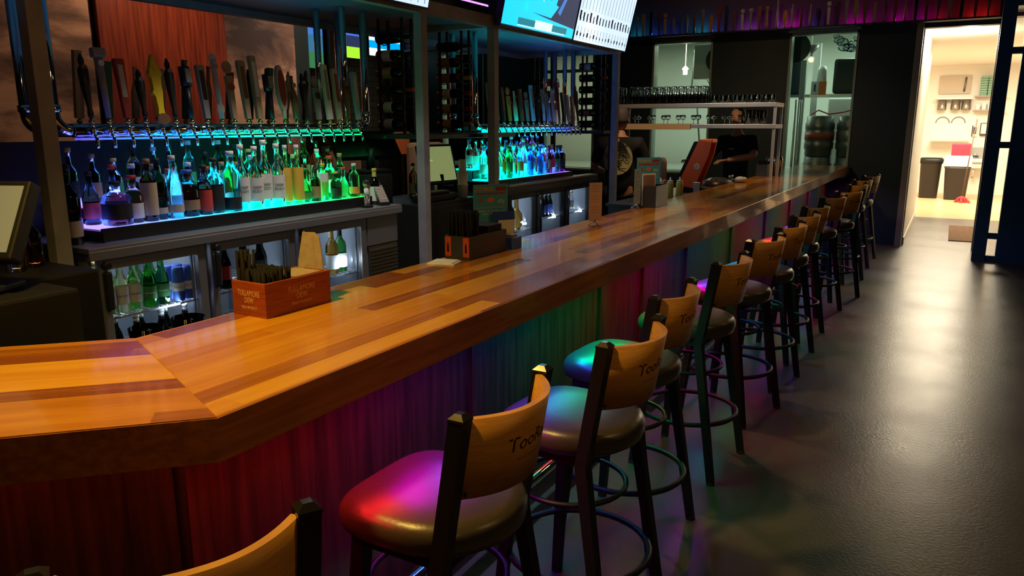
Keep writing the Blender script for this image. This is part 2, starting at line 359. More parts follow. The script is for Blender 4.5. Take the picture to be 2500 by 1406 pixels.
fr_ = B().tube([(P+d*L).to_3d()+V((-.16,.10,.20)), (P.x-.16,P.y+.10,.20), (XF-.16,YE,.20)], .025, 14)
fr_.xf(inv(bar)).obj('foot_rail', chrome, bar)
for i in range(8): B().box(XD, XF-.17, 1.6+i*1.35-.01, 1.6+i*1.35+.01, .185, .215).xf(inv(bar)).obj('rail_bracket', chrome, bar)
# ---------------- stools ----------------
def stool_proto():
    t = thing('bar_stool', 'x', 'stool')
    # posts
    for s_ in (-1,1):
        lg = B(); h = .019
        p = [(.245,.215*s_,0), (.140,.185*s_,.66), (.205,.19*s_,1.035)]
        def sq(bm, a, c, ha, hc):
            A = [bm.bm.verts.new(V(a)+V((x*ha,y*ha,0))) for x,y in ((-1,-1),(1,-1),(1,1),(-1,1))]
            D = [bm.bm.verts.new(V(c)+V((x*hc,y*hc,0))) for x,y in ((-1,-1),(1,-1),(1,1),(-1,1))]
            for q in range(4): bm.bm.faces.new((A[q],A[(q+1)%4],D[(q+1)%4],D[q]))
            bm.bm.faces.new(A[::-1]); bm.bm.faces.new(D)
        sq(lg, p[0], p[1], h*.8, h); sq(lg, p[1], p[2], h, h); lg.obj('back_leg', black, t)
        cp = B(); a = p[2]; sq(cp, a, (a[0],a[1],a[2]+.006), h*1.06, h*1.06); sq(cp, (a[0],a[1],a[2]+.006), (a[0],a[1],a[2]+.017), h*1.06, h*.45)
        o = cp.obj('post_cap', mat('black_gloss_cap',(.05,.045,.04),.22,.6), t)
        fg = B(); sq(fg, (-.165,.20*s_,0), (-.11,.155*s_,.68), h*.8, h); fg.obj('front_leg', black, t)
        for q in (p[0], (-.165,.20*s_,0)): B().cyl((q[0],q[1],0),(q[0],q[1],.012),.020,.018,10).obj('foot_glide', rubber, t)
    B().tube([(math.cos(a)*.235+.03, math.sin(a)*.235, .27) for a in [2*math.pi*k/40 for k in range(40)]], .0115, 8, True).obj('foot_ring', black, t)
    fm = B(); fm.box(-.13,.145,-.17,-.14,.64,.673); fm.box(-.13,.145,.14,.17,.64,.673); fm.box(-.13,-.10,-.17,.17,.64,.673); fm.box(.115,.145,-.17,.17,.64,.673)
    fm.tube([(math.cos(a)*.18, math.sin(a)*.18, .50) for a in [2*math.pi*k/36 for k in range(36)]], .009, 8, True)
    fm.obj('seat_frame', black, t)
    # seat: squarer front, round back
    s = B(); prof = [(.200,.69),(.215,.70),(.222,.722),(.221,.745),(.211,.762),(.185,.772),(.10,.777),(.03,.778)]; seg = 56; rings = []
    for r,z in prof:
        ring = []
        for k in range(seg):
            a = 2*math.pi*k/seg; c, s1 = math.cos(a), math.sin(a)
            e = 4.2 if c < 0 else 2.1; kk = (abs(c)**e+abs(s1)**e)**(-1/e); ring.append(s.bm.verts.new((.018+c*r*kk*.975, s1*r*kk*.96, z-.018)))
        rings.append(ring)
    for a,b_ in zip(rings, rings[1:]):
        for k in range(seg): s.bm.faces.new((a[k],a[(k+1)%seg],b_[(k+1)%seg],b_[k])).smooth = True
    s.bm.faces.new(rings[0][::-1]); s.bm.faces.new(rings[-1]).smooth = True
    so = s.obj('seat', vinyl, t)
    # curved plywood back, leaning with the posts
    n = 28; W = .171; bul = .085; th = .016; bb = B(); cols = []
    def cx(y): return bul*(1-(abs(y)/W)**2.3)
    def lean(z): return .140+(z-.66)/(1.035-.66)*.065
    for k in range(n+1):
        y = -W+2*W*k/n; u = abs(y)/W; zb = .835 + (.05*max(0,(u-.80)/.20)**2 if 0 else 0); zt = 1.032
        x = cx(y)
        dx = -(2.3*bul/W)*(u**1.3)*(1 if y>0 else -1); nv = V((1,-dx,0)).normalized()
        row = []
        for z in (zb, zt):
            xx = x+lean(z)-.002; row += [V((xx,y,z))-nv*th/2, V((xx,y,z))+nv*th/2]
        cols.append([bb.bm.verts.new(p_) for p_ in row])
    for a,c in zip(cols, cols[1:]):
        for i,j in ((0,1),(1,3),(3,2),(2,0)):
            f = bb.bm.faces.new((a[i],a[j],c[j],c[i])); f.smooth = (i,j) in ((1,3),(2,0))
    bb.bm.faces.new([cols[0][i] for i in (0,2,3,1)]); bb.bm.faces.new([cols[-1][i] for i in (0,1,3,2)])
    bo = bb.obj('backrest', ply, t)
    def bend(co):
        y = co.x; z = .935+co.y; u = min(1,abs(y)/W); x = cx(y)+lean(z)-.002; dx = -(2.3*bul/W)*(u**1.3)*(1 if y>0 else -1); nv = V((1,-dx,0)).normalized()
        p_ = V((x,y,z))+nv*(th/2+.0006); return p_
    ink = mat('branded_ink', (.035,.014,.008), .6)
    l1 = text('logo', "TooRad", .052, ink, bo, (0,0,0), (0,0,0), 0, 'LEFT', 1, lambda co: bend(V((co.x-.085, co.y+.01, 0))))
    l2 = text('logo', "- IRISH PUB -" if 0 else "~ ~ ~~~ ~ ~", .02, ink, bo, (0,0,0), (0,0,0), 0, 'LEFT', 1, lambda co: bend(V((co.x-.05, co.y-.03, 0))))
    for s_ in (-1,1): q_ = bend(V((s_*.155,-.088,0))); B().cyl(q_, q_+V((.004,0,0)), .005, .005, 10).obj('screw', rubber, bo)
    return t
sp = stool_proto()
ST = [(-1.122,.75,-29),(-1.05,1.45,0),(-.98,2.115,-4),(-1.06,2.75,-3),(-1.04,3.54,-5),(-1.03,4.33,-14),(-1.02,4.98,-11),(-1.03,5.62,-14),(-1.05,6.25,-16),(-1.03,7.15,-20),(-.96,7.85,-28),(-1.0,8.75,-20),(-1.02,9.55,-24),(-1.0,10.3,-20)]
desc = ['nearest the camera, cut off at the bottom','second from the camera, seat magenta and purple','third from the camera, seat lit blue and cyan','fourth from the camera, seat lit green at its front','fifth from the camera, seat edge lit red and purple','sixth from the camera, turned slightly, cyan light on seat','seventh from the camera, behind the one with cyan light','eighth from the camera, seen nearly edge on','ninth from the camera, overlapping the edge-on one','tenth from the camera, small plain back','eleventh from the camera, standing out from the row','fourth from the far end of the row','third from the far end, by the dark wall','last one at the far end by the dark wall']
for i,(x,y,a) in enumerate(ST):
    lab = 'plywood backed bar stool, '+desc[i]
    if i == 0: sp.location = (x,y,0); sp.rotation_euler = (0,0,R(a)); sp['label'] = lab; sp['group'] = 'bar stools along the bar'; o = sp
    else: o = dup(sp, (x,y,0), R(a), lab, 'bar stools along the bar')
# ---------------- back bar canopy: posts, beams, deck ----------------
for i,y in enumerate((1.62, 3.95, 4.81, 7.12)):
    o = B().box(-2.93,-2.87,y-.03,y+.03,0,2.31,.003).box(-2.945,-2.855,y-.045,y+.045,0,.01).obj('steel_post', greyp)
    tag(o, ['grey square steel post left of the near bottle shelf','grey square steel post right of the near back bar, left of the ordering screen','grey square steel post between ordering screen and far bottle shelf','grey square steel post in front of the bartender with circle print'][i], 'post', 'canopy posts')
can = thing('canopy', 'grey steel framed canopy with dark underside over the back bar', 'canopy', (-2.9,4,2.31))
B().box(-2.93,-2.87,.4,7.16,2.31,2.39).xf(inv(can)).obj('beam', greyp, can)
B().box(-3.98,-3.92,.4,7.16,2.31,2.39).xf(inv(can)).obj('beam', greyp, can)
for y in (.43,2.6,4.81,7.13): B().box(-3.92,-2.93,y-.03,y+.03,2.315,2.385).xf(inv(can)).obj('cross_beam', greyp, can)
deckm = mat('deck_blue_grey', (.10,.15,.20), .45)
B().box(-3.92,-2.93,.46,7.10,2.35,2.38).xf(inv(can)).obj('deck', deckm, can)
pl = mat('purple_strip', (.2,.1,.4), .4, emit=(.45,.16,1), es=3.0)
B().box(-2.94,-2.93,3.97,4.80,2.455,2.468).xf(inv(can)).obj('light_strip', pl, can)
B().box(-3.0,-2.93,3.97,4.80,2.39,2.455).xf(inv(can)).obj('shelf_riser', black, can)
ind = mat('indigo_backing', (.03,.02,.25), .5, emit=(.04,.02,.5), es=.8)
B().box(-3.3,-3.28,3.97,4.80,2.39,2.9).xf(inv(can)).obj('lit_backing', ind, can)
# unseen area lamps added to turn the deck underside blue, like strip glow
for y,c,e in [(1.4,(.1,.55,.9),3),(2.4,(.1,.55,.9),4),(3.3,(.08,.5,.8),3),(5.6,(.05,.6,.7),3.5),(6.6,(.1,.3,.9),3)]:
    area('deck_fill_light', (-3.42,y,2.06), e*.16, c, .05, .8, (0.15,0,1))
# ---------------- screens ----------------
scr_w = mat('screen_white', (.7,.75,.8), .3, emit=(.60,.78,1), es=1.15)
scr_ink = mat('screen_ink', (.01,.02,.04), .5)
def tv(y0, y1, label, kind):
    W = y1-y0; H = W*.5625; t = thing('television', label, 'television', (-2.80,(y0+y1)/2,2.315))
    t.rotation_euler = (0, R(13), 0)
    B().box(-.045,0,-W/2,W/2,0,H,.004).obj('housing', black, t)
    B().box(-.13,-.045,-.2,.2,.15,H-.12,.01).obj('wall_bracket', black, t)
    if kind == 'menu':
        s = B().box(0,.002,-W/2+.012,W/2-.012,.014,H-.014).obj('screen', scr_w, t)
        k = B(); n = 17
        for r0,r1 in ((.03,.13),(.27,.50)):
            for i in range(n):
                y = -W/2+.05+i*(W-.1)/(n-1); k.box(.002,.0028,y-.0022,y+.0022,r0,r1)
        for i in range(n):
            y = -W/2+.05+i*(W-.1)/(n-1); r = random.uniform(.5,1); k.box(.002,.003,y-.014*r,y+.014*r,.055,.055+.035*r); k.box(.002,.0029,y-.020*r,y+.012*r,.195,.205+.05*r); k.box(.002,.003,y-.008,y+.018*r,.175,.20)
        k.obj('menu_lettering', scr_ink, s)
    else:
        nav = mat('screen_navy', (.01,.02,.06), .3, emit=(.006,.03,.10), es=1)
        s = B().box(0,.002,-W/2+.012,W/2-.012,.014,H-.014).obj('screen', nav, t)
        cy = mat('screen_cyan', (0,.4,.6), .3, emit=(0,.62,.90), es=1.25); cl = mat('screen_sky', (0,.4,.6), .3, emit=(.05,.25,.75), es=.9)
        wh = mat('screen_caption', (.8,.8,.8), .3, emit=(.72,.88,.86), es=1.1); tl = mat('screen_teal', (0,.3,.4), .3, emit=(0,.22,.30), es=1)
        def p(pts, m, d): B().prism([(-W/2+a*W, b*H) for a,b in pts], d, d+.0006, 'x').obj('screen_picture', m, s)
        p([(.012,.03),(.988,.03),(.988,.14),(.6,.18),(.3,.22),(.25,.45),(.12,.97),(.012,.97)], cy, .0022)
        p([(.25,.22),(.62,.20),(.70,.34),(.55,.40),(.28,.36)], cy, .0022)
        p([(.58,.36),(.66,.36),(.74,.97),(.68,.97)], cy, .003); p([(.42,.35),(.56,.6),(.52,.97),(.38,.97)], cl, .0022)
        p([(.74,.25),(.80,.45),(.78,.5),(.70,.28)], cl, .003); p([(.2,.06),(.2,.13),(.88,.13),(.88,.06)], tl, .003); p([(.42,.055),(.42,.14),(.66,.14),(.66,.055)], wh, .0038)
        p([(.20,.045),(.20,.055),(.86,.055),(.86,.045)], wh, .0038); p([(.475,.35),(.478,.97),(.485,.97),(.482,.35)], wh, .0038)
    return t
tv(2.74, 3.90, 'wall television with white menu board at the top, cut off by the picture edge', 'menu')
tv(4.73, 5.90, 'television showing a bright cyan picture under the ceiling', 'pic')
tv(5.91, 7.08, 'television with white beer menu right of the cyan one', 'menu')
area('screen_light', (-2.7, 5.3, 2.5), 1.5, (.1,.7,1), .5, .3, (1,0,-.25)); area('screen_light', (-2.7, 6.4, 2.5), 2.0, (.7,.85,1), .5, .3, (1,0,-.25))
# ---------------- bottles ----------------
G = {k: mat('glass_'+k, c, .03, trans=1, ior=1.42) for k,c in dict(clear=(.95,.98,1), amber=(.42,.14,.03), brown=(.14,.045,.015), green=(.10,.50,.10), dark=(.02,.03,.02), blue=(.10,.25,.85), honey=(.75,.38,.06), pale=(.85,.85,.45), red=(.5,.04,.03)).items()}
LB = {k: mat('label_'+k, c, .6) for k,c in dict(white=(.72,.70,.66), beige=(.52,.40,.26), yellow=(.72,.45,.06), black=(.02,.02,.02), red=(.55,.05,.04), blue=(.05,.12,.5), gold=(.6,.4,.1), green=(.05,.25,.08), orange=(.8,.22,.04), silver=(.6,.62,.65), tan=(.35,.2,.1)).items()}
def prof(kind, r, h):
    return {'tall':[(r*.9,0),(r,.004),(r,.60*h),(r*.92,.66*h),(r*.45,.76*h),(r*.36,.80*h),(r*.34,.95*h),(r*.42,.955*h),(r*.42,h)],
     'long':[(r*.9,0),(r,.004),(r,.55*h),(r*.85,.62*h),(r*.42,.70*h),(r*.33,.76*h),(r*.33,.97*h),(r*.40,.975*h),(r*.40,h)],
     'stout':[(r*.9,0),(r,.004),(r,.56*h),(r*.8,.66*h),(r*.38,.74*h),(r*.36,.88*h),(r*.48,.89*h),(r*.48,h)],
     'square':[(r*.9,0),(r,.004),(r,.62*h),(r*.9,.68*h),(r*.36,.76*h),(r*.34,.90*h),(r*.42,.91*h),(r*.42,h)],
     'wine':[(r*.9,0),(r,.004),(r,.56*h),(r*.88,.64*h),(r*.5,.71*h),(r*.36,.77*h),(r*.34,.95*h),(r*.4,.955*h),(r*.4,h)],
     'slope':[(r*.9,0),(r,.004),(r,.45*h),(r*.86,.56*h),(r*.55,.68*h),(r*.36,.78*h),(r*.34,.95*h),(r*.4,.955*h),(r*.4,h)],
     'beer':[(r*.9,0),(r,.004),(r,.52*h),(r*.85,.62*h),(r*.48,.76*h),(r*.40,.95*h),(r*.46,.955*h),(r*.46,h)],
     'can':[(r*.8,0),(r,.006),(r,.93*h),(r*.85,h)], 'ball':[(r*.5,0),(r*.9,.15*h),(r,.3*h),(r*.85,.48*h),(r*.4,.6*h),(r*.32,.7*h),(r*.32,.9*h),(r*.45,.91*h),(r*.45,h)]}[kind]
def bottle(name, label, kind, r, h, gm, lm=None, lz=(.14,.48), cap=None, loc=(0,0,0), group=None, cat='bottle', seg=14, txt=None, lie=None, neck=None):
    t = thing(name, label, cat, loc, 0, group); sq = 5 if kind == 'square' else 0; P_ = prof(kind, r, h)
    B().lathe(P_[:-2]+[(P_[-1][0]*.9,h*.955)] if kind!='can' else P_, (0,0,0), seg, sq=sq).obj('body', gm, t)
    if lm:
        q = 1.012*r; l = B().lathe([(q,lz[0]*h),(q,lz[1]*h)], (0,0,0), seg, sq=sq)
        bmesh.ops.delete(l.bm, geom=[f for f in l.bm.faces if len(f.verts) > 4], context='FACES'); lo = l.obj('label', lm, t)
        if txt:
            s_, sz, im = txt
            def bd(co): a = co.x/q-R(30); return V((math.cos(a)*(q+.0006), math.sin(a)*(q+.0006), co.y+(lz[0]+lz[1])/2*h))
            text('lettering', s_, sz, im, lo, (0,0,0), (0,0,0), 0, 'CENTER', 1, bd)
    if cap and kind != 'can':
        rr = P_[-1][0]*1.06; B().cyl((0,0,h*.92),(0,0,h*1.0),rr,rr*.97,12).obj('cap', cap, t)
    if neck: B().cyl((0,0,h*.77),(0,0,h*.93),P_[-3][0]*1.12,P_[-3][0]*1.08,12,False).obj('neck_label', neck, t)
    if lie is not None: t.rotation_euler = lie
    return t
pos = ['left end']
def ordl(i, n): return 'leftmost' if i==0 else ('rightmost' if i==n-1 else od(i+1)+' from left')
# lit stepped shelf
def ledshelf(name, label, y0, y1, stops, es):
    m = mat('lit_acrylic_%d'%int(y0), (.05,.05,.05), .35); t,b = nt(m); tc = t.nodes.new('ShaderNodeTexCoord'); s = N(t,'ShaderNodeSeparateXYZ'); t.links.new(tc.outputs['Object'], s.inputs[0])
    mr = N(t,'ShaderNodeMapRange'); mr.inputs['From Min'].default_value = y0; mr.inputs['From Max'].default_value = y1; t.links.new(s.outputs[1], mr.inputs[0])
    t.links.new(ramp(t, mr.outputs[0], stops), b.inputs['Emission Color']); b.inputs['Emission Strength'].default_value = es
    sh = thing(name, label, 'bottle shelf', (0,0,0))
    B().box(-3.27,-3.05,y0,y1,1.212,1.222,.002).obj('lit_step', m, sh); B().box(-3.43,-3.27,y0,y1,1.292,1.302,.002).obj('lit_step', m, sh)
    k = B().box(-3.05,-3.035,y0-.02,y1+.02,1.165,1.222).box(-3.27,-3.26,y0,y1,1.223,1.29).box(-3.45,-3.43,y0,y1,1.165,1.30).box(-3.43,-3.05,y0-.02,y0,1.165,1.21).box(-3.43,-3.05,y1,y1+.02,1.165,1.21)
    k.obj('shelf_frame', black, sh); return sh
ledshelf('lit_bottle_shelf', 'stepped bottle shelf glowing blue to green on the near back bar', 1.90, 3.58, [(0,(.30,.20,1)),(.25,(.05,.35,1)),(.45,(0,.7,.9)),(.62,(0,.9,.35)),(1,(0,.75,.05))], 2.3)
ledshelf('lit_bottle_shelf', 'stepped bottle shelf glowing cyan to purple on the far back bar', 5.10, 6.45, [(0,(0,.9,.6)),(.3,(0,.9,.85)),(.55,(0,.35,1)),(.8,(.08,.05,1)),(1,(.25,.05,.8))], 4.2)
for i,(y,c) in enumerate([(2.05,'b'),(2.4,(0,.25,1)),(2.75,'c'),(3.05,'t'),(3.35,'g')]): area('shelf_light', (-3.17,y,1.235), 1.1, LED[c] if isinstance(c,str) else c, .12,.3,(0,0,1))
for i,(y,c) in enumerate([(5.3,'t'),(5.65,'t'),(5.95,'c'),(6.25,'b')]): area('shelf_light', (-3.17,y,1.235), 3.0, LED[c], .12,.3,(0,0,1))
D1 = [ # Y, top z, radius, kind, glass, label, range, cap, words
 (2.00,1.41,.052,'square','clear','black',(.15,.50),'black','stubby square clear bottle glowing purple, black label'),
 (2.09,1.43,.042,'stout','amber','white',(.10,.42),'red','bourbon bottle with white label'),
 (2.16,1.50,.036,'tall','brown','beige',(.10,.62),'tan','dark bottle with long beige label'),
 (2.22,1.50,.034,'tall','dark','beige',(.10,.20),'black','black bottle with small low label'),
 (2.29,1.51,.038,'slope','clear','beige',(.10,.22),'silver','clear sloping bottle lit violet, small low label'),
 (2.375,1.44,.050,'stout','brown','tan',(.14,.36),'blue','squat dark bottle with tan band label'),
 (2.455,1.46,.036,'stout','red','red',(.08,.50),'black','small red brown bottle with dark red label'),
 (2.53,1.49,.042,'stout','clear','black',(.05,.50),'black','round clear bottle lit cyan, black label'),
 (2.62,1.52,.044,'tall','clear','black',(.04,.24),'silver','clear ribbed bottle lit cyan with dark base'),
 (2.70,1.55,.038,'long','clear','white',(.12,.50),'white','tall clear rum bottle, white label, first of four alike'),
 (2.775,1.54,.038,'long','pale','white',(.12,.50),'white','tall clear rum bottle, white label, second of four alike'),
 (2.85,1.57,.038,'long','clear','white',(.12,.50),'white','tall clear rum bottle, white label, third of four alike'),
 (2.925,1.55,.038,'long','clear','white',(.12,.50),'white','tall clear rum bottle, white label, fourth of four alike'),
 (3.00,1.54,.030,'long','pale','yellow',(.06,.62),'silver','slim bottle with tall yellow label, left of a pair'),
 (3.07,1.54,.033,'long','pale','yellow',(.06,.62),'silver','slim bottle with tall yellow label, right of a pair'),
 (3.14,1.41,.036,'ball','green','green',(.1,.3),'green','round bellied green bottle'),
 (3.205,1.41,.028,'stout','brown','tan',(.1,.45),'black','small amber brown bottle'),
 (3.28,1.43,.032,'tall','pale','white',(.50,.74),'yellow','small green bottle with bird picture label'),
 (3.37,1.38,.032,'stout','dark','black',(.1,.4),'gold','short dark bottle among green glow'),
 (3.45,1.40,.034,'ball','clear',None,None,'red','round clear decanter near the shelf end'),
 (3.53,1.42,.032,'tall','clear','orange',(.1,.3),'silver','clear bottle with pinkish label at the shelf end')]
dk = mat('label_ink', (.08,.03,.02), .6)
for i,(y,zt,r,kd,g,l,lz,cp,wd) in enumerate(D1):
    bottle('liquor_bottle', wd+', lit near shelf', kd, r, zt-1.222, G[g], LB[l] if l else None, lz or (0,1), LB[cp], (-3.11-.015*(i%2),y,1.2222), 'front row of liquor bottles on the near lit shelf', txt=('DEEP\nEDDY' , .02, dk) if 9<=i<=12 else None)
rr = random.Random(3)
for row,(x,z0,nn,dy) in enumerate([(-3.215,1.2222,17,.098),(-3.35,1.3022,17,.10)]):
    for i in range(nn):
        y = 1.96+i*dy+rr.uniform(-.012,.012); g = rr.choice(['clear','clear','amber','brown','green','honey','clear']); 
        if i < 3: g = 'dark'
        h = rr.uniform(.19,.27) if row else rr.uniform(.22,.29); l = rr.choice(['beige','black','white','tan','red','green'])
        bottle('liquor_bottle', '%s bottle, %s in the %s row on the near lit shelf'%({'clear':'clear','amber':'amber','brown':'brown','green':'green','honey':'honey coloured','dark':'black'}[g], ordl(i,nn), ['middle','back'][row]), rr.choice(['tall','stout','long','slope']), rr.uniform(.030,.037), h, G[g], LB[l], (.12,.42), LB[rr.choice(['black','silver','gold','red','tan'])], (x,y,z0), 'rear rows of liquor bottles on the near lit shelf', seg=10)
# three dark bottles left of the lit shelf
for i,(x,y,h) in enumerate([(-3.12,1.80,.33),(-3.2,1.85,.32)]):
    bottle('wine_bottle', ['tall black bottle with two cream labels, left of lit shelf','black bottle standing behind, left end of near back bar'][i], 'wine', .042, h, G['dark'], LB['beige'], (.10,.30), black, (x,y,1.1622), None)
D2 = [(5.20,.31,.052,'slope','clear','none','green'),(5.31,.27,.035,'long','clear','yellow','green'),(5.40,.25,.034,'tall','green','green','green'),(5.49,.27,.036,'long','clear','none','silver'),(5.58,.25,.034,'tall','clear','orange','silver'),(5.67,.31,.036,'slope','clear','none','white'),(5.76,.25,.034,'tall','blue','blue','silver'),(5.85,.26,.034,'long','clear','none','gold'),(5.94,.24,.036,'stout','blue','none','blue'),(6.03,.26,.036,'square','clear','none','blue'),(6.12,.24,.032,'tall','red','red','black'),(6.20,.25,.030,'tall','clear','red','red'),(6.28,.24,.030,'tall','green','green','black'),(6.37,.24,.040,'square','dark','black','black')]
W2 = ['wide sloping clear bottle glowing cyan at the left end','clear bottle with yellow label','green bottle with green label','clear bottle without label, fourth','clear bottle with orange oval label','taller pointed clear bottle','blue tinted bottle with blue label','clear gold capped bottle','squat blue bottle','square clear bottle lit blue','dark red bottle','clear bottle with bright red label','green labelled bottle at the right','wide dark square bottle at the right end']
for i,(y,h,r,kd,g,l,cp) in enumerate(D2):
    bottle('liquor_bottle', W2[i]+', front of far lit shelf', kd, r, h, G[g], LB.get(l), (.2,.5), LB[cp], (-3.11-.012*(i%2),y,1.2222), 'front row of liquor bottles on the far lit shelf')
for row,(x,z0,nn) in enumerate([(-3.215,1.2222,13),(-3.35,1.3022,13)]):
    for i in range(nn):
        y = 5.18+i*.097; g = rr.choice(['clear','clear','clear','blue','green','honey']); h = rr.uniform(.20,.26) if row else rr.uniform(.23,.28)
        bottle('liquor_bottle', '%s bottle, %s in the %s row on the far lit shelf'%({'clear':'clear','blue':'blue','green':'green','honey':'honey coloured'}[g], ordl(i,nn), ['middle','back'][row]), rr.choice(['tall','stout','long']), rr.uniform(.030,.036), h, G[g], LB[rr.choice(['white','blue','red','silver'])], (.15,.42), LB[rr.choice(['black','silver','blue'])], (x,y,z0), 'rear rows of liquor bottles on the far lit shelf', seg=10)
tag(B().box(-3.50,-3.47,1.62,3.36,1.165,1.575,.003).obj('back_board', mat('back_board_black',(.015,.012,.016),.5)), 'dark board behind the bottles of the near lit shelf', 'panel')
# ---------------- coolers ----------------
lin = mat('cooler_liner', (.22,.24,.28), .35); wire = mat('shelf_wire', (.75,.78,.8), .3, .6); gpc = pane('cooler_glass', (.93,.96,.98), .08)
def cooler(y0, doors, y1, label, facem, topz=1.163, mirror=False, topm=None):
    t = thing('bottle_cooler', label, 'refrigerator', (-3.25,(y0+y1)/2,0)); I = inv(t); XF_ = -2.955
    b = B(); b.box(-3.55,XF_-.04,y0,y1,.0,.10).box(-3.55,XF_-.04,y0,y1,1.125,1.14).box(-3.55,-3.52,y0,y1,.1,1.125).box(-3.52,XF_-.04,y0,y0+.02,.1,1.125).box(-3.52,XF_-.04,y1-.02,y1,.1,1.125)
    for a,c in doors[1:]: b.box(-3.52,XF_-.04,a-.02,a+.01,.1,1.125)
    b.box(-3.52,XF_-.02,doors[-1][1]+.002,y1,.1,1.125)
    b.xf(I).obj('cabinet', lin, t)
    B().box(-3.56,-2.935,y0-.02,y1+.02,1.14,topz,.004).box(-2.945,-2.932,y0-.02,y1+.02,1.112,1.15,.003).xf(I).obj('counter_top', topm or steel, t)
    B().box(-3.5,XF_+.005,y0+.01,y1-.01,0,.09).xf(I).obj('kick_plate', black, t)
    for k,(a,c) in enumerate(doors):
        fr = B(); z0,z1 = .11,1.11; wl,wr = (.035,.042)
        fr.box(XF_-.035,XF_,a,a+wl,z0,z1,.003).box(XF_-.035,XF_,c-wr,c,z0,z1,.003).box(XF_-.035,XF_,a+wl,c-wr,z1-.045,z1,.003).box(XF_-.035,XF_,a+wl,c-wr,z0,z0+.05,.003)
        do = fr.xf(I).obj('door', facem, t)
        B().box(XF_-.02,XF_-.015,a+wl,c-wr,z0+.05,z1-.045).xf(I).obj('door_glass', gpc, do)
        if mirror: B().tube([(XF_+.0,c-.012,1.07),(XF_+.03,c-.012,1.06),(XF_+.035,c-.012,.98),(XF_+.03,c-.012,.90),(XF_,c-.012,.89)], .008, 8).xf(I).obj('handle', chrome, do)
        else: B().box(XF_,XF_+.028,a+.004,a+.034,.90,1.06,.008).cyl((XF_,a+.02,1.085),(XF_+.03,a+.02,1.085),.016,.014,12).xf(I).obj('handle', blackm, do)
        B().box(-3.0,XF_-.036,c-wr-.012,c-wr-.002,z0+.05,z1-.05).xf(I).obj('door_gasket', lin, do)
        for z in (.62,.855) if not (mirror and k==0) and not (not mirror and k==2) else (.80,):
            s = B(); s.box(-3.0,-2.995,a+.02,c-.02,z-.012,z-.004); 
            for q in range(12): s.box(-3.48,-2.995,a+.03+q*(c-a-.06)/11-.0025,a+.03+q*(c-a-.06)/11+.0025,z-.004,z)
            s.box(-3.26,-3.25,a+.02,c-.02,z-.008,z-.004); s.xf(I).obj('wire_shelf', wire, t)
        area('cooler_light', (-3.2,(a+c)/2,1.10), 1.7 if k!=1 else .8, (.72,.86,1), .25, c-a-.12); area('cooler_light', (-3.03,c-.07,.85), .7, (.75,.88,1), .02, .3, (-1,-.6,0))
    return t,I
c1,I1 = cooler(1.77, [(1.80,2.31),(2.34,2.87),(2.90,3.44)], 3.74, 'stainless three door bottle cooler of the near back bar', steel)
gr = B(); 
for q in range(12): gr.box(-2.955,-2.945,3.47,3.72,.66+q*.022,.672+q*.022)
gr.box(-2.962,-2.955,3.46,3.73,.64,.93); gr.xf(I1).obj('vent_grille', mat('brass_grey_vent',(.25,.22,.16),.4,.8), c1)
B().box(-2.975,-2.956,3.455,3.735,.94,1.11).xf(I1).obj('side_panel', steel, c1)
c2,I2 = cooler(5.09, [(5.13,5.62),(5.66,6.16),(6.20,6.71)], 6.80, 'dark three door bottle cooler of the far back bar', blackm, 1.165, True, blackm)
B().box(-3.03,-2.93,5.09,6.8,1.166,1.185,.004).xf(I2).obj('counter_edge', mat('worn_bronze',(.25,.17,.12),.35,.7), c2)
inkb = mat('ink_blue', (.02,.05,.35), .6); inkr = mat('ink_red', (.6,.03,.02), .5); inkw = mat('ink_white', (.8,.8,.8), .5)
n_ = 0
def cool(kind, y, x, z, **k): pass
for i,(y,x) in enumerate([(1.875,-3.04),(1.935,-3.04),(1.995,-3.04),(1.86,-3.11),(1.93,-3.115)]):
    bottle('beer_bottle', 'clear beer bottle with white label, %s, upper shelf of near cooler'%(['front left','front middle','front right','rear left','rear right'][i]), 'beer', .029, .225, G['pale'], LB['white'], (.16,.50), LB['gold'], (x,y,.8562), 'clear beer bottles in the near cooler', txt=('Corona',.018,inkb))
for i,(y,x) in enumerate([(2.06,-3.03),(2.125,-3.03),(2.05,-3.10),(2.12,-3.10)]):
    bottle('beer_bottle', 'green beer bottle, %s, upper shelf of near cooler'%(['front left','front right','rear left','rear right'][i]), 'beer', .030, .225, G['green'], LB['green'], (.16,.42), LB['silver'], (x,y,.8562), 'green beer bottles in the near cooler', txt=('Heineken',.012,inkw))
for i,(y,x) in enumerate([(2.20,-3.02),(2.26,-3.025),(2.195,-3.09),(2.25,-3.09)]):
    o = bottle('energy_drink_can', 'blue and silver energy drink can, %s, near cooler'%(['front left','front right','rear left','rear right'][i]), 'can', .0265, .155, LB['blue'] , LB['silver'], (.30,.55), None, (x,y,.8562), 'energy drink cans in the near cooler', 'can', txt=('Red Bull',.013,inkr))
for i in range(7):
    bottle('beer_bottle', 'brown beer bottle with white neck label, %s on lower shelf of near cooler'%ordl(i,7), 'beer', .029, .21, G['dark'], LB['black'], (.2,.5), LB['silver'], (-3.05-.06*(i%2),1.87+i*.062,.6212), 'dark beer bottles on the lower shelf', neck=LB['white'])
for i in range(4):
    bottle('beer_bottle', 'red capped dark bottle, %s in the middle door of near cooler'%ordl(i,4), 'beer', .030, .225, G['dark'], LB['red'], (.2,.5), LB['red'], (-3.05-.05*(i%2),2.42+i*.035,.8562), 'red labelled bottles behind the middle door', neck=LB['white'])
for i in range(4):
    bottle('beer_bottle', 'dark bottle, %s at the right of the middle door'%ordl(i,4), 'beer', .030, .22, G['dark'], LB['black'], (.2,.5), LB['silver'], (-3.05-.05*(i%2),2.60+i*.055,.8562), 'dark bottles at the right of the middle door')
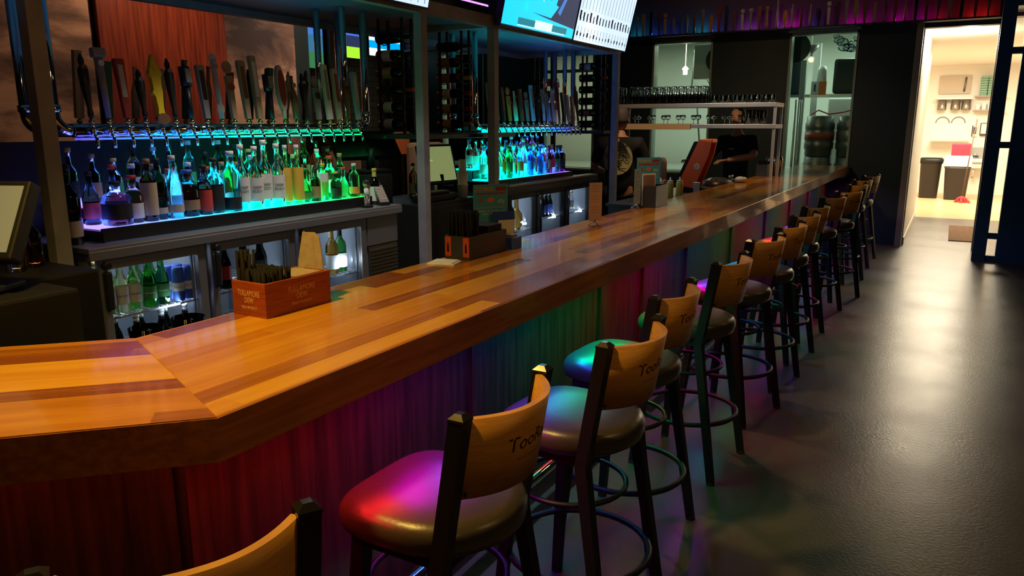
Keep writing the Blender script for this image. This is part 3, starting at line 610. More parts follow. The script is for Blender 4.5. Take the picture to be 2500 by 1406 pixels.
for i,(y,x,g,l,n2_) in enumerate([(3.06,-3.06,'green','green','white'),(3.14,-3.12,'clear','silver','silver'),(3.255,-3.06,'honey','white','gold'),(3.335,-3.07,'green','white','black'),(3.20,-3.18,'dark','white','silver')]):
    bottle('wine_bottle', ['green bottle with white foil neck','pale bottle behind','olive wine bottle with gold foil, white label','dark green wine bottle with white label','dark bottle at the back'][i]+', right door of near cooler', 'wine', .037, .27, G[g], LB[l], (.1,.40), LB[n2_], (x,y,.8012), 'wine bottles behind the right door', neck=LB[n2_])
for i,(y,g) in enumerate([(5.24,'green'),(5.32,'dark'),(5.42,'honey')]):
    bottle('wine_bottle', ['green wine bottle','dark wine bottle with white label','amber glass carafe'][i]+', left door of far cooler', ['slope','wine','ball'][i], [.040,.037,.055][i], .27, G[g], LB['white'] if i<2 else None, (.1,.36), LB['silver'], (-3.05,y,.8012), 'bottles behind the left door of the far cooler')
for i in range(5):
    bottle('beer_bottle', 'dark bottle, %s on upper shelf in the far cooler middle door'%ordl(i,5), 'beer', .029, .21, G['dark'], LB['blue'], (.15,.5), LB['silver'], (-3.05,5.74+i*.07,.8562), 'dark bottles in the far cooler', neck=LB['silver'])
for i in range(4):
    bottle('beer_bottle', 'short clear bottle, %s in the right door of far cooler'%ordl(i,4), 'beer', .028, .18, G['clear'], LB['silver'], (.2,.5), LB['gold'], (-3.05,6.28+i*.065,.8562), 'clear bottles in the far cooler')
# ---------------- beer taps ----------------
woodh = {k: mat('handle_'+k, c, .4) for k,c in dict(tan=(.38,.26,.15), brown=(.16,.08,.04), red=(.30,.04,.03), cream=(.50,.46,.38), grey=(.26,.25,.24), black=(.015,.015,.015), yellow=(.75,.55,.02), gold=(.65,.40,.08), green=(.05,.14,.07), blue=(.06,.14,.35), white=(.66,.64,.6), orange=(.7,.25,.05), lightblue=(.3,.55,.75)).items()}
def tap_handle(kind, h, col, p, z0=0, sc=1):
    m = woodh[col]; b = B()
    if kind == 'slab': b.prism([(-.014,0),(.014,0),(.023,h*.96),(.020,h),(-.020,h),(-.023,h*.96)], -.011, .011, 'x')
    elif kind == 'rect': b.box(-.012,.012,-.019,.019,0,h,.003)
    elif kind == 'oval':
        n = 24; b.prism([(math.sin(2*math.pi*k/n)*.031, h*.56+math.cos(2*math.pi*k/n)*h*.42) for k in range(n)], -.012,.012,'x'); b.cyl((0,0,0),(0,0,h*.2),.010,.014,10)
    elif kind == 'spoon': b.cyl((0,0,0),(0,0,h*.9),.012,.015,10).ball((0,0,.05),.024,.5,1,1.3).ball((0,0,h*.92),.018,.6,1.2,1.2)
    elif kind == 'ring':
        b.prism([(-.013,0),(.013,0),(.020,h*.7),(-.020,h*.7)], -.010,.010,'x'); b.tube([(0,math.cos(a)*.024,h*.84+math.sin(a)*.027) for a in [2*math.pi*k/20 for k in range(20)]], .006, 8, True).cyl((-.003,0,h*.84),(.003,0,h*.84),.02,.02,18)
    elif kind == 'lantern': b.cyl((0,0,0),(0,0,h*.55),.012,.018,10).cyl((0,0,h*.55),(0,0,h*.88),.026,.026,12).cyl((0,0,h*.88),(0,0,h),.010,.005,8)
    elif kind == 'turned': b.lathe([(.010,0),(.013,.02),(.010,.04),(.020,h*.5),(.022,h*.75),(.010,h*.82),(.013,h*.9),(.004,h)], (0,0,0), 12)
    elif kind == 'fish':
        pts = [(0,.0),(.022,-.01),(.012,.045),(.016,.09),(.026,.12),(.018,.14),(.022,.19),(.036,.205),(.018,.235),(.010,.275),(0,.295),(-.010,.27),(-.020,.225),(-.030,.20),(-.018,.18),(-.016,.13),(-.030,.115),(-.012,.10),(-.008,.045),(-.020,.0)]
        b.prism([(a*1.1,c*h/.295) for a,c in pts], -.012,.012,'x'); bmesh.ops.bevel(b.bm, geom=list(b.bm.edges), offset=.003, segments=2, affect='EDGES')
    elif kind == 'cap': b.cyl((0,0,0),(0,0,h*.86),.011,.019,10).box(-.014,.022,-.030,.030,h*.86,h,.008)
    elif kind == 'bottleshape': b.lathe([(.018,0),(.020,h*.5),(.009,h*.72),(.009,h*.95),(.012,h)], (0,0,0), 12)
    if sc != 1: b.xf(Matrix.Scale(sc,4))
    o = b.obj('handle', m, p, (0,0,z0), (0,R(-7) if z0 else 0,0))
    return o
def emblem(p, h, kind, col):
    m = woodh[col]; b = B()
    x = .0125 if kind != 'lantern' else .027
    if kind in ('slab','rect'): b.box(x-.001,x,-.012,.012,h*.35,h*.9)
    elif kind == 'oval':
        n=24; b.prism([(math.sin(2*math.pi*k/n)*.024, h*.56+math.cos(2*math.pi*k/n)*h*.33) for k in range(n)], x,x+.001,'x')
    elif kind == 'ring': b.cyl((x-.002,0,h*.52),(x+.003,0,h*.52),.021,.021,18)
    elif kind == 'lantern': b.box(.026,.028,-.016,.016,h*.60,h*.84)
    else: b.cyl((x,0,h*.78),(x+.006,0,h*.78),.013,.013,14)
    b.obj('emblem', m, p)
T1 = [(2.02,'turned',.27,'black','brown','black turned'),(2.10,'cap',.30,'grey','white','grey cap-topped'),(2.19,'slab',.26,'red','cream','dark red lettered'),(2.28,'turned',.22,'black','grey','short black'),(2.36,'fish',.295,'yellow','yellow','yellow fish-shaped'),(2.44,'turned',.28,'black','grey','black chrome-topped'),(2.53,'lantern',.28,'black','grey','gold-framed lantern'),(2.62,'slab',.26,'grey','black','dark grey tapered'),(2.71,'spoon',.33,'cream','tan','cream spoon-shaped with round base'),(2.79,'ring',.31,'tan','red','red and tan ring-topped'),(2.88,'slab',.30,'tan','brown','tan wood slab'),(2.96,'rect',.33,'tan','white','tall lettered tan slab'),(3.05,'lantern',.27,'black','grey','silver lantern-topped'),(3.14,'oval',.30,'cream','red','white rimmed oval'),(3.23,'bottleshape',.24,'brown','tan','olive brown'),(3.31,'turned',.26,'black','grey','black with steel base'),(3.41,'ring',.26,'grey','black','small round faced grey'),(3.50,'rect',.32,'white','grey','white lettered post'),(3.585,'slab',.30,'cream','red','cream with red dot'),(3.67,'turned',.24,'brown','black','slim brown'),(3.755,'slab',.29,'lightblue','white','pale blue')]
def tap_proto():
    t = thing('beer_tap', 'x', 'beer tap')
    B().cyl((-.045,0,0),(.0,0,0),.010,.010,10).cyl((0,0,-.018),(0,0,.028),.014,.010,12).tube([(0,0,-.01),(.018,0,-.022),(.026,0,-.045),(.026,0,-.075)], .0075, 8).obj('faucet', chrome, t)
    B().cyl((0,0,.028),(-.004,0,.055),.007,.006,10).lathe([(.006,.030),(.013,.036),(.013,.044),(.008,.05)], (0,0,0), 10).obj('collar', mat('brass',(.7,.5,.2),.2,1), t)
    return t
tp = tap_proto(); first = True
def put_tap(x, y, z, flip, kind, h, col, ec, lab, grp):
    global first
    if first: t = tp; first = False; t.location = (x,y,z); t['label'] = lab; t['group'] = grp
    else: t = dup(tp, (x,y,z), None, lab, grp)
    for c_ in list(t.children):
        if c_.name.startswith('handle'): bpy.data.objects.remove(c_)
    if flip: t.rotation_euler = (0,0,R(180))
    ho = tap_handle(kind, h, col, t, .055); emblem(ho, h, kind, ec); return t
def put_all():
    global first
    # build faucet copies before any handle hangs on the prototype
    ts = []
    for i in range(21+12+17): ts.append(tp if i == 0 else dup(tp, (0,0,0)))
    k = 0
    for i,(y,kd,h,c_,e,wd) in enumerate(T1):
        t = ts[k]; k += 1; t.location = (-3.25,y,1.622); t['label'] = wd+' beer tap handle, '+ordl(i,21)+' on the near tap rail'; t['group'] = 'beer taps of the near rail'
        ho = tap_handle(kd, h, c_, t, .055); emblem(ho, h, kd, e)
        if kd == 'fish': B().prism([(math.sin(a)*.034, math.cos(a)*.026) for a in [2*math.pi*q/16 for q in range(16)]], -.008,.014,'x').obj('base_plaque', woodh['brown'], ho, (0.01,0,-.005))
    for i in range(12):
        t = ts[k]; k += 1; t.location = (-3.578,2.02+i*.145,1.622); t.rotation_euler = (0,0,R(180)); t['label'] = 'beer tap handle facing away, '+ordl(i,12)+' on the rear side of near rail'; t['group'] = 'rear beer taps of the near rail'
        kd = rr.choice(['slab','rect','turned','bottleshape']); h = rr.uniform(.24,.31); ho = tap_handle(kd, h, rr.choice(['grey','brown','black','tan','green']), t, .055)
    K2 = [('rect','tan'),('slab','tan'),('slab','black'),('ring','orange'),('bottleshape','cream'),('rect','brown'),('ring','grey'),('rect','lightblue'),('turned','black'),('spoon','cream'),('bottleshape','grey'),('slab','white'),('cap','red'),('slab','black'),('rect','cream'),('slab','tan'),('turned','brown')]
    for i,(kd,c_) in enumerate(K2):
        t = ts[k]; k += 1; t.location = (-3.25,5.36+i*.104,1.622); h = [.30,.30,.27,.29,.25,.27,.26,.31,.22,.29,.25,.28,.36,.27,.25,.24,.36][i]
        t['label'] = '%s beer tap handle, %s on the far tap rail'%(c_, ordl(i,17)); t['group'] = 'beer taps of the far rail'
        ho = tap_handle(kd, h, c_, t, .055); emblem(ho, h, kd, rr.choice(['white','black','green','red']))
put_all()
def rail(label, ya, yb, stops):
    t = thing('tap_rail', label, 'tap rail', (-3.42,(ya+yb)/2,1.6)); I = inv(t)
    B().cyl((-3.32,ya,1.622),(-3.32,yb,1.622),.030,.030,16).xf(I).obj('manifold_pipe', chrome, t); B().cyl((-3.53,ya,1.622),(-3.53,yb,1.622),.030,.030,16).xf(I).obj('manifold_pipe', chrome, t)
    B().box(-3.50,-3.35,ya,yb,1.600,1.635,.003).xf(I).obj('drip_plate', steel, t)
    m = mat('strip_%d'%int(ya*10), (.05,.05,.05), .4); tt,b = nt(m); tc = tt.nodes.new('ShaderNodeTexCoord'); s = N(tt,'ShaderNodeSeparateXYZ'); tt.links.new(tc.outputs['Object'], s.inputs[0])
    mr = N(tt,'ShaderNodeMapRange'); mr.inputs['From Min'].default_value = (ya-yb)/2; mr.inputs['From Max'].default_value = (yb-ya)/2; tt.links.new(s.outputs[1], mr.inputs[0])
    tt.links.new(ramp(tt, mr.outputs[0], stops), b.inputs['Emission Color']); b.inputs['Emission Strength'].default_value = 2.2
    B().box(-3.305,-3.295,ya,yb,1.582,1.590).xf(I).obj('light_strip', m, t)
    for x in (-3.32,-3.53):
        dz = .0 if x > -3.4 else .02
        for ye,sg in ((ya,-1),(yb,1)):
            pts = [(x,ye,1.622)]+[(x,ye+sg*.07*math.sin(R(a)),1.692-.07*math.cos(R(a))) for a in range(10,91,10)]+[(x,ye+sg*.07,1.75),(x,ye+sg*.07,2.345)]
            B().tube(pts, .024, 14).xf(I).obj('support_pipe', chrome, t)
            B().cyl((x,ye+sg*.07,1.70),(x,ye+sg*.07,1.73),.03,.03,14).xf(I).obj('pipe_coupling', chrome, t)
    for y in ((yb-.12),):
        for x in (-3.32,-3.53): B().cyl((x,y,1.63),(x,y,2.345),.021,.021,14).xf(I).obj('support_pipe', chrome, t)
rail('chrome tap rail over the near bottles, blue to green light strip below', 1.97, 3.84, [(0,(.06,.05,1)),(.3,(0,.3,1)),(.5,(0,.8,.6)),(1,(0,.6,.12))])
rail('chrome tap rail over the far bottles with cyan and blue light', 5.30, 6.97, [(0,(0,.7,.8)),(.2,(0,.8,.3)),(.5,(0,.8,.8)),(.8,(0,.3,1)),(1,(.1,.1,1))])
# ---------------- wine racks: horizontal bottles ----------------
def wrack(label, x0, y, zs, gl, group, word, ax=1):
    t = thing('wine_rack', label, 'wine rack', (x0+.14*ax, y, zs[0]-.06)); I = inv(t); zt = 2.345
    for x in (x0+.05*ax, x0+.25*ax):
        for yy in (y-.052,y+.052): B().box(x-.008,x+.008,yy-.008,yy+.008,1.586,zt).xf(I).obj('upright', black, t)
        for z in zs:
            B().tube([(x,y-.05,z-.02),(x,y-.03,z-.040),(x,y,z-.0455),(x,y+.03,z-.040),(x,y+.05,z-.02)], .004, 6).xf(I).obj('cradle', black, t)
    for i,z in enumerate(zs):
        g,l,cp = gl[i%len(gl)]
        bottle('wine_bottle', '%s labelled wine bottle lying in the %s, %s from bottom'%(l, word, od(i+1)), 'wine', .037, .30, G[g], LB[l], (.18,.42), LB[cp], (x0,y,z), group, seg=16, lie=(0,R(90*ax),0), neck=LB[cp])
zr = [1.65+.115*i for i in range(6)]
wrack('black wine rack left of the second post', -3.52, 4.30, zr, [('dark','silver','black'),('dark','white','black'),('dark','black','red'),('dark','beige','black'),('dark','white','black'),('dark','black','black')], 'wine bottles in the left rack', 'left rack')
wrack('black wine rack between the two middle posts', -3.52, 5.02, zr, [('dark','yellow','yellow'),('dark','beige','red'),('dark','white','red'),('brown','tan','gold'),('brown','tan','black'),('dark','black','black')], 'wine bottles in the middle rack', 'middle rack')
wrack('black wine rack behind the far post', -3.40, 7.38, zr, [('dark','black','black'),('dark','tan','black'),('dark','black','black'),('dark','black','black'),('dark','black','red'),('dark','silver','black')], 'wine bottles in the far rack', 'far rack')
wrack('wine rack at the far rail, necks pointing left', -3.58, 7.23, [1.83,1.95,2.07], [('dark','black','black'),('dark','black','black'),('dark','orange','black')], 'wine bottles pointing away', 'rear rack', -1)
lg = B().box(-3.75,-2.96,4.0,5.25,1.555,1.585,.003); tag(lg.obj('rack_shelf', blackm), 'dark shelf board carrying the left and middle wine racks', 'shelf')
tag(B().box(-3.75,-3.05,7.20,7.62,1.555,1.585,.003).box(-3.72,-3.68,7.35,7.39,0,1.555).box(-3.12,-3.08,7.50,7.54,0,1.555).obj('rack_shelf', blackm), 'dark shelf board carrying the far wine rack', 'shelf')
for x,y in ((-3.72,4.03),(-3.72,5.22)): pass
bt2 = mat('booth_pale', (.50,.42,.34), .6)
spot('dining_light', (-4.0, 6.2, 3.6), 60, (1,.6,.35), (-5.0, 6.2, 1.2), 90, .08, .7)
# ---------------- ordering stations between the posts ----------------
tag(B().box(-3.55,-3.0,4.02,4.72,0,1.13,.006).box(-3.0,-2.985,4.05,4.69,.62,1.10,.003).box(-3.0,-2.985,4.05,4.69,.08,.60,.003).obj('service_cabinet', blackm), 'black service cabinet under the lit ordering screen', 'cabinet')
tag(B().box(-3.115,-3.005,4.10,4.50,1.131,1.18,.015).box(-3.10,-3.02,4.15,4.42,1.18,1.20,.008).obj('receipt_printer', black), 'low black receipt printer in front of the ordering screen', 'printer')
def pos(label, loc, rz, on, W=.40, H=.29, tilt=-14):
    t = thing('ordering_screen', label, 'touch screen', loc, rz)
    B().box(-.09,.09,-.11,.11,0,.02,.006).cyl((0,0,.02),(-.01,0,.16),.03,.025,14).obj('stand', black, t)
    h = B().box(-.03,.02,-W/2,W/2,0,H,.008).obj('housing', black, t, (0,0,.09), (0,R(tilt),0))
    m = mat('pos_screen_'+on, (.2,.22,.2), .2, emit={'green':(.20,.24,.09),'grey':(.07,.078,.055),'off':(.0,.0,.0)}[on], es=.95)
    s = B().box(.020,.0215,-W/2+.018,W/2-.018,.022,H-.018).obj('display', m, h)
    if on != 'off':
        k = B(); 
        for r in range(6):
            for c_ in range(1+r%4): k.box(.0216,.0222,-W/2+.03+c_*.02,-W/2+.04+c_*.02,H-.06-r*.02,H-.054-r*.02)
        k.obj('icons', mat('pos_icons',(.6,.6,.5),.4,emit=(.7,.72,.45),es=1), s)
    return t
pos('lit greenish ordering touch screen right of the second post', (-3.22,4.60,1.131), R(-8), 'green', .34, .29)
pos('black back of a second ordering screen turned away', (-3.36,3.98,1.335), R(165), 'off', .50, .20, 35)
tag(B().box(-3.55,-3.2,3.78,4.01,0,1.33,.01).obj('screen_pedestal', black), 'black pedestal carrying the turned away ordering screen', 'cabinet')
pos('grey ordering touch screen at the far left behind the bar', (-2.46,1.10,1.17), R(-66), 'grey', .31, .25, -30)
tag(B().box(-3.5,-2.55,-.6,1.55,.0,1.155,.01).box(-2.60,-2.25,.95,1.30,0,1.165,.01).obj('service_cabinet', black), 'dark service counter at the far left under the grey screen', 'cabinet')
for i,(x,y,h,g) in enumerate([(-2.75,1.38,.20,'clear'),(-2.85,1.30,.16,'clear'),(-2.8,1.47,.18,'amber')]):
    bottle('liquor_bottle', ['clear','small clear','amber'][i]+' bottle beside the grey screen at the far left', 'tall', .03, h, G[g], None, (0,1), LB['black'], (x,y,1.156), None)
for i,(x,y,l) in enumerate([(-2.06,.96,'gold'),(-2.10,.84,'beige'),(-2.02,1.12,'black')]):
    bottle('liquor_bottle', ['dark bottle with gold neck','dark bottle with cream label','small dark bottle'][i]+' in the well behind the bar, lower left', 'tall', .038, .29, G['dark'], LB['beige'], (.1,.35), LB['black'], (x,y,.741), None, neck=LB[l])
tag(B().box(-2.24,-1.98,.55,1.24,.70,.74,.003).box(-2.24,-1.98,.55,.57,0,.70).box(-2.24,-1.98,1.22,1.24,0,.70).obj('speed_rail', steeld), 'dark bottle well behind the near end of the bar', 'shelf')
# black upright to left of coolers
# things at the right end of the near back bar
def figurine():
    t = thing('figurine', 'small bobblehead baseball figurine at the right end of near back bar', 'figurine', (-2.99,3.50,1.1635)); s = mat('skin_doll',(.6,.35,.22),.5)
    B().box(-.025,.025,-.025,.025,0,.012,.002).obj('stand', black, t); wm = LB['white']
    B().cyl((0,-.012,.012),(0,-.010,.07),.008,.010,8).cyl((0,.012,.012),(0,.010,.07),.008,.010,8).lathe([(.014,.065),(.018,.09),(.016,.115),(.006,.122)],(0,0,0),10).cyl((0,-.018,.11),(.02,-.03,.08),.006,.005,8).cyl((0,.018,.11),(.022,.008,.13),.006,.005,8).obj('body', wm, t)
    B().ball((0,0,.138),.021).obj('head', s, t); B().lathe([(.022,.143),(.021,.158),(.008,.166)],(0,0,0),12).box(.0,.034,-.016,.016,.143,.147).obj('cap', LB['black'], t)
figurine()
t = thing('card_terminal', 'grey card terminal with light keys beside the figurine', 'card terminal', (-3.0,3.66,1.1635), R(-20))
B().box(-.035,.035,-.03,.03,0,.02,.004).obj('base', black, t); h_ = B().box(-.008,.008,-.03,.03,0,.13,.004).obj('housing', mat('term_grey',(.25,.25,.24),.4), t, (.02,0,.015), (0,R(-40),0))
k = B()
for r in range(5): 
    for c_ in range(3): k.box(.008,.010,-.022+c_*.016,-.011+c_*.016,.02+r*.019,.033+r*.019)
k.obj('keypad', LB['beige'], h_)
for i,(x,y,h,g,l,cp) in enumerate([(-3.08,3.68,.22,'dark','white','gold'),(-3.14,3.60,.14,'dark','beige','black'),(-3.12,3.64,.13,'dark','beige','black')]):
    bottle('wine_bottle' if i==0 else 'liquor_bottle', ['black bottle with gold foil neck beside the figurine','short dark bottle with cream label, left of two','short dark bottle with cream label, right of two'][i]+', near back bar end', 'wine' if i==0 else 'stout', .036 if i==0 else .026, h, G[g], LB[l], (.1,.5), LB[cp], (x,y,1.164), None, neck=LB[cp] if i==0 else None)
def glassware(name, label, loc, r, h, kind='pint', group=None, cat='glass', up=False, m=clear):
    w_ = .0018
    if kind == 'pint': p = [(0,.008),(r*.62,.008),(r*.68,.012),(r-w_,h),(r,h),(r*.72,0),(0,0)]
    elif kind == 'wine': p = [(0,.004),(r*.75,.001),(r*.75,.0),(r*.1,.006),(.004,.03),(.004,h*.45),(r*.6,h*.52),(r,h*.7),(r*.8,h),(r*.8-w_,h),(r-w_,h*.7),(r*.55,h*.54),(0,h*.50)]
    else: p = [(0,.01),(r*.8,.012),(r-w_,h),(r,h),(r*.86,0),(0,0)]
    o = B().lathe(p, (0,0,0), 16).obj(name, m); o.location = loc
    if up: o.rotation_euler = (R(180),0,0); o.location = (loc[0],loc[1],loc[2]+h)
    return tag(o, label, cat, group)
p0 = glassware('drinking_glass', 'clear glass with wide rim behind the bar edge, left of two', (-2.0,1.337,.9575), .050, .11, 'pint', m=pane('thin_glass', (.95,.96,.97), .32))
p1_ = dup(p0, (-2.0,1.480,.9575), None, 'clear glass with wide rim behind the bar edge, right of two')
tag(B().box(-2.24,-1.93,1.26,2.5,.90,.957,.004).box(-2.24,-1.93,1.26,1.28,0,.90).box(-2.24,-1.93,2.48,2.5,0,.90).obj('drain_board', steeld), 'steel drain board carrying two glasses behind the bar edge', 'counter')
# far blue television wall and signs seen through the gap
def fartv(x,y0,y1,z0,z1,cols,label):
    t = thing('television', label, 'television', (x,(y0+y1)/2,(z0+z1)/2)); I = inv(t)
    B().box(x-.04,x,y0,y1,z0,z1,.004).xf(I).obj('housing', black, t); n = len(cols)
    for k_,c_ in enumerate(cols):
        B().box(x,x+.003,y0+.02,y1-.02,z0+.02+k_*(z1-z0-.04)/n,z0+.02+(k_+1)*(z1-z0-.04)/n).xf(I).obj('screen', mat('far_%d_%d'%(int(y0*10),k_),(0,0,0),.3,emit=c_,es=1.3), t)
fartv(-8.93,10.65,11.55,2.80,3.22,[(.75,1,.85),(0,.35,.85),(.7,.9,1)],'far television with blue and white bands on the brick wall')
fartv(-8.93,9.85,10.45,2.72,3.3,[(.35,.75,.03),(.02,.03,.08),(.05,.15,.7)],'far television with green and blue bands between the chrome pipes')
fartv(-8.93,8.95,9.55,2.5,3.3,[(.03,.16,.06),(.03,.14,.25),(.05,.16,.5)],'large dim blue green screen right of the mural')
struct('trim_2', B().box(-8.98,-8.86,9.62,9.72,0,4), mat('copper_pipe_paint',(.35,.15,.08),.5))

for i,(x,y,h) in enumerate([(-3.40,4.50,.24),(-3.42,4.60,.20),(-3.36,4.66,.26)]):
    bottle('liquor_bottle', ['clear green lit bottle','short dark bottle','tall clear bottle'][i]+' behind the lit ordering screen', 'tall', .032, h, G[['pale','brown','clear'][i]], LB['white'], (.1,.4), LB['green'], (x,y,1.131), 'bottles behind the ordering screen')
t = thing('paper_cup_stack', 'stack of white paper cups right of the ordering screen', 'cups', (-3.06,4.64,1.131)); B().lathe([(.034,0),(.040,.09),(.042,.092),(.034,.094),(.041,.18),(.043,.182),(.0,.182)],(0,0,0),20).obj('lower_cups', paper, t); B().lathe([(.030,.183),(.024,.27),(0,.271)],(0,0,0),20).obj('top_cup', paper, t)
for i,(x,y) in enumerate([(-5.7,6.95),(-5.7,7.35)]):
    t = thing('orange_board', ['left','right'][i]+' bright orange board seen above the ordering screen', 'board', (x,y,0)); B().box(-.01,.01,-.13,.13,1.30,1.56).obj('panel', mat('orange_board_face',(.75,.20,.04),.5), t); B().box(-.02,.0,-.01,.01,0,1.30).obj('stand_pole', black, t)
t = thing('booth_seat', 'pale high backed booth seen between the two middle posts', 'booth', (-4.9,7.1,0)); B().box(-.30,.30,-.30,.30,0,.45,.03).obj('seat', bt2, t); B().box(-.34,-.22,-.30,.30,.45,1.45,.05).obj('backrest', bt2, t)
# ---------------- things on the bar ----------------
def boxcaddy(label, loc, rz, L, W, H, m, rim=None):
    t = thing('napkin_caddy', label, 'caddy', loc, rz); w = .009
    B().box(0,W,0,L,0,.008).obj('base', m, t)
    B().box(W-w,W,0,L,.008,H).obj('side_panel', m, t); B().box(0,w,0,L,.008,H).obj('side_panel', m, t)
    B().box(w,W-w,0,w,.008,H).obj('end_panel', m, t); B().box(w,W-w,L-w,L,.008,H).obj('end_panel', m, t)
    B().box(w,W-w,L*.42,L*.42+.005,.008,H*.9).obj('divider', m, t)
    return t
redbox = noise_col(mat('red_box_wood', (.30,.055,.015), .45), (.26,.045,.012), (.36,.075,.02), 4, (3,3,30))
gold = mat('gold_print', (.62,.40,.16), .5)
cx = boxcaddy('red wooden whiskey caddy with straws and napkins on the near bar', (-1.868,1.545,1.0802), R(-1), .27, .145, .105, redbox)
t_ = [c for c in cx.children if c.name.startswith('side_panel')][0]; e_ = [c for c in cx.children if c.name.startswith('end_panel')][0]
for s_,z,sz in (('TULLAMORE',.070,.026),('DEW',.048,.026),('IRISH WHISKEY',.026,.0125)):
    text('lettering', s_, sz, gold, t_, (.1453,.145,z), (R(90),0,R(90)), .0002, sx=.78 if sz>.02 else 1)
    text('lettering', s_, sz, gold, e_, (.0725,-.0003,z), (R(90),0,0), .0002, sx=.66 if sz>.02 else .8)
straw = mat('black_straw', (.010,.009,.008), .75, spec=.15); s0 = None
def bundle(parent_loc, nx, ny, dx, dy, h, label, group, hv=.008, m=straw, r=.0048, rz=0):
    proto = None; k = 0; q = random.Random(5)
    for i in range(nx):
        for j in range(ny):
            c,s = math.cos(rz), math.sin(rz); lx,ly = i*dx+q.uniform(-.0012,.0012), j*dy+q.uniform(-.0012,.0012)
            loc = (parent_loc[0]+c*lx-s*ly, parent_loc[1]+s*lx+c*ly, parent_loc[2]+q.uniform(0,hv))
            if proto is None:
                proto = B().cyl((0,0,0),(0,0,h),r,r,7,True).obj('drinking_straw', m); proto.location = loc; tag(proto, label, 'straw', group); o = proto
            else:
                o = proto.copy(); C.objects.link(o); o.location = loc
            o.rotation_euler = (R(q.uniform(-3,3)), R(q.uniform(-4,4)), 0); k += 1
bundle((-1.852,1.563,1.089), 12, 13, .0099, .0077, .126, 'short black straw packed in the red whiskey caddy', 'black straws in the red caddy')
bundle((-1.853,1.562,1.089), 4, 4, .009, .009, .175, 'tall black straw at the back of the red whiskey caddy', 'tall black straws in the red caddy', .015)
def napkins(label, loc, rz, n, W, L, m, lean=0):
    b = B(); q = random.Random(2)
    for i in range(n): b.box(-W/2+q.uniform(-.002,.002),W/2+q.uniform(-.002,.002),-L/2,L/2,i*.004,i*.004+.0035)
    o = b.obj('napkin_stack', m); o.location = loc; o.rotation_euler = (R(lean),0,rz); o['label'] = label; o['category'] = 'napkins'; o['kind'] = 'stuff'; return o
napkins('stack of brown paper napkins in the red caddy', (-1.795,1.735,1.0895), R(0), 24, .115, .125, brown_paper)
o = B(); o.prism([(-.058,0),(.058,0),(.058,.10),(.035,.235),(.015,.245),(-.030,.225),(-.058,.12)], 0,.004,'y').obj
t = thing('folded_menu', 'tall grey brown folded paper standing in the red caddy', 'menu', (-1.795,1.800,1.089), R(20)); t.rotation_euler = (R(-6),0,R(10))
B().prism([(-.050,0),(.050,0),(.050,.08),(.030,.20),(.012,.215),(-.035,.215),(-.050,.12)], 0,.003,'y').obj('front_leaf', brown_paper, t)
# dark caddy further down
dkm = mat('dark_caddy_paint', (.045,.045,.055), .35); orn = mat('orange_red_panel', (.55,.08,.02), .45)
c3 = boxcaddy('dark caddy with orange end panels and black straws beside blue sign', (-1.865,2.68,1.0802), 0, .31, .13, .10, dkm)
e3 = [c for c in c3.children if c.name.startswith('end_panel')][0]; s3 = [c for c in c3.children if c.name.startswith('side_panel')][0]
for x0 in (.004,.096): 
    B().box(x0,x0+.030,-.002,0,.012,.096).obj('orange_panel', orn, e3); B().cyl((x0+.015,-.0035,.03),(x0+.015,-.0035,.031),.001,.001,6); B().prism([(x0+.010,.03),(x0+.020,.03),(x0+.020,.055),(x0+.017,.07),(x0+.013,.07),(x0+.010,.055)], -.003,-.002,'y').obj('bottle_print', black, e3)
fade = mat('faded_red_print', (.22,.05,.06), .5)
text('lettering', 'MICHELOB', .022, fade, s3, (.1303,.155,.062), (R(90),0,R(90)), .0002); text('lettering', 'ULTRA', .022, fade, s3, (.1303,.155,.036), (R(90),0,R(90)), .0002)
bundle((-1.850,2.695,1.089), 10, 7, .0115, .011, .19, 'long black straw in the dark caddy', 'black straws in the dark caddy', .012)
napkins('stack of black napkins in the dark caddy', (-1.80,2.90,1.0895), 0, 30, .11, .12, mat('black_napkin',(.015,.015,.018),.9))
bs = mat('sign_teal', (.08,.38,.60), .5); yl = mat('sign_yellow', (.75,.42,.04), .5); rd = mat('sign_red', (.40,.04,.05), .5)
def doubler(label, loc, rz, z0, z1, W):
    t = thing('sign_card', label, 'sign', loc, rz); H = z1-z0
    b_ = B().box(-.0015,.0015,-W/2,W/2,0,H).obj('card', bs, t); q = .0022
    text('lettering','DOUBLER',.165*W*1.0,yl,b_,(q,-W*.19,H-.12*W),(R(90),0,R(90)),.0002,sx=.78); B().box(.0015,.002,W*.14,W*.44,H-.17*W,H-.07*W).obj('red_band', rd, b_)
    B().box(.0015,.002,-W*.42,W*.42,H-.26*W,H-.22*W).obj('red_band', rd, b_)
    B().cyl((.0015,-W*.30,H-.42*W),(.0025,-W*.30,H-.42*W),.055*W,.055*W,14).obj('cup_picture', orn, b_); B().prism([(-W*.14,H-.42*W),(-W*.02,H-.50*W),(W*.12,H-.40*W),(0,H-.33*W)], .0015,.0025,'x').obj('food_picture', LB['orange'], b_)
    text('lettering','47¢',.14*W,inkw,b_,(q,W*.30,H-.46*W),(R(90),0,R(90)),.0002); B().box(.0015,.002,-W*.42,W*.42,H-.62*W,H-.61*W).obj('rule', yl, b_)
    text('lettering','A CHANCE TO DOUBLE YOUR',.062*W,inkw,b_,(q,0,H-.71*W),(R(90),0,R(90)),.0002); text('lettering','PRIZES OR WINS!',.062*W,inkw,b_,(q,0,H-.79*W),(R(90),0,R(90)),.0002)
    return t
sg = doubler('teal prize sign with yellow heading beside the dark caddy', (-1.845,3.035,1.081), R(-35), 1.08, 1.375, .175)
t = thing('menu_holder', 'blue paper menu holder with white cards below the teal sign', 'menu holder', (-1.78,3.055,1.0802), R(-35))
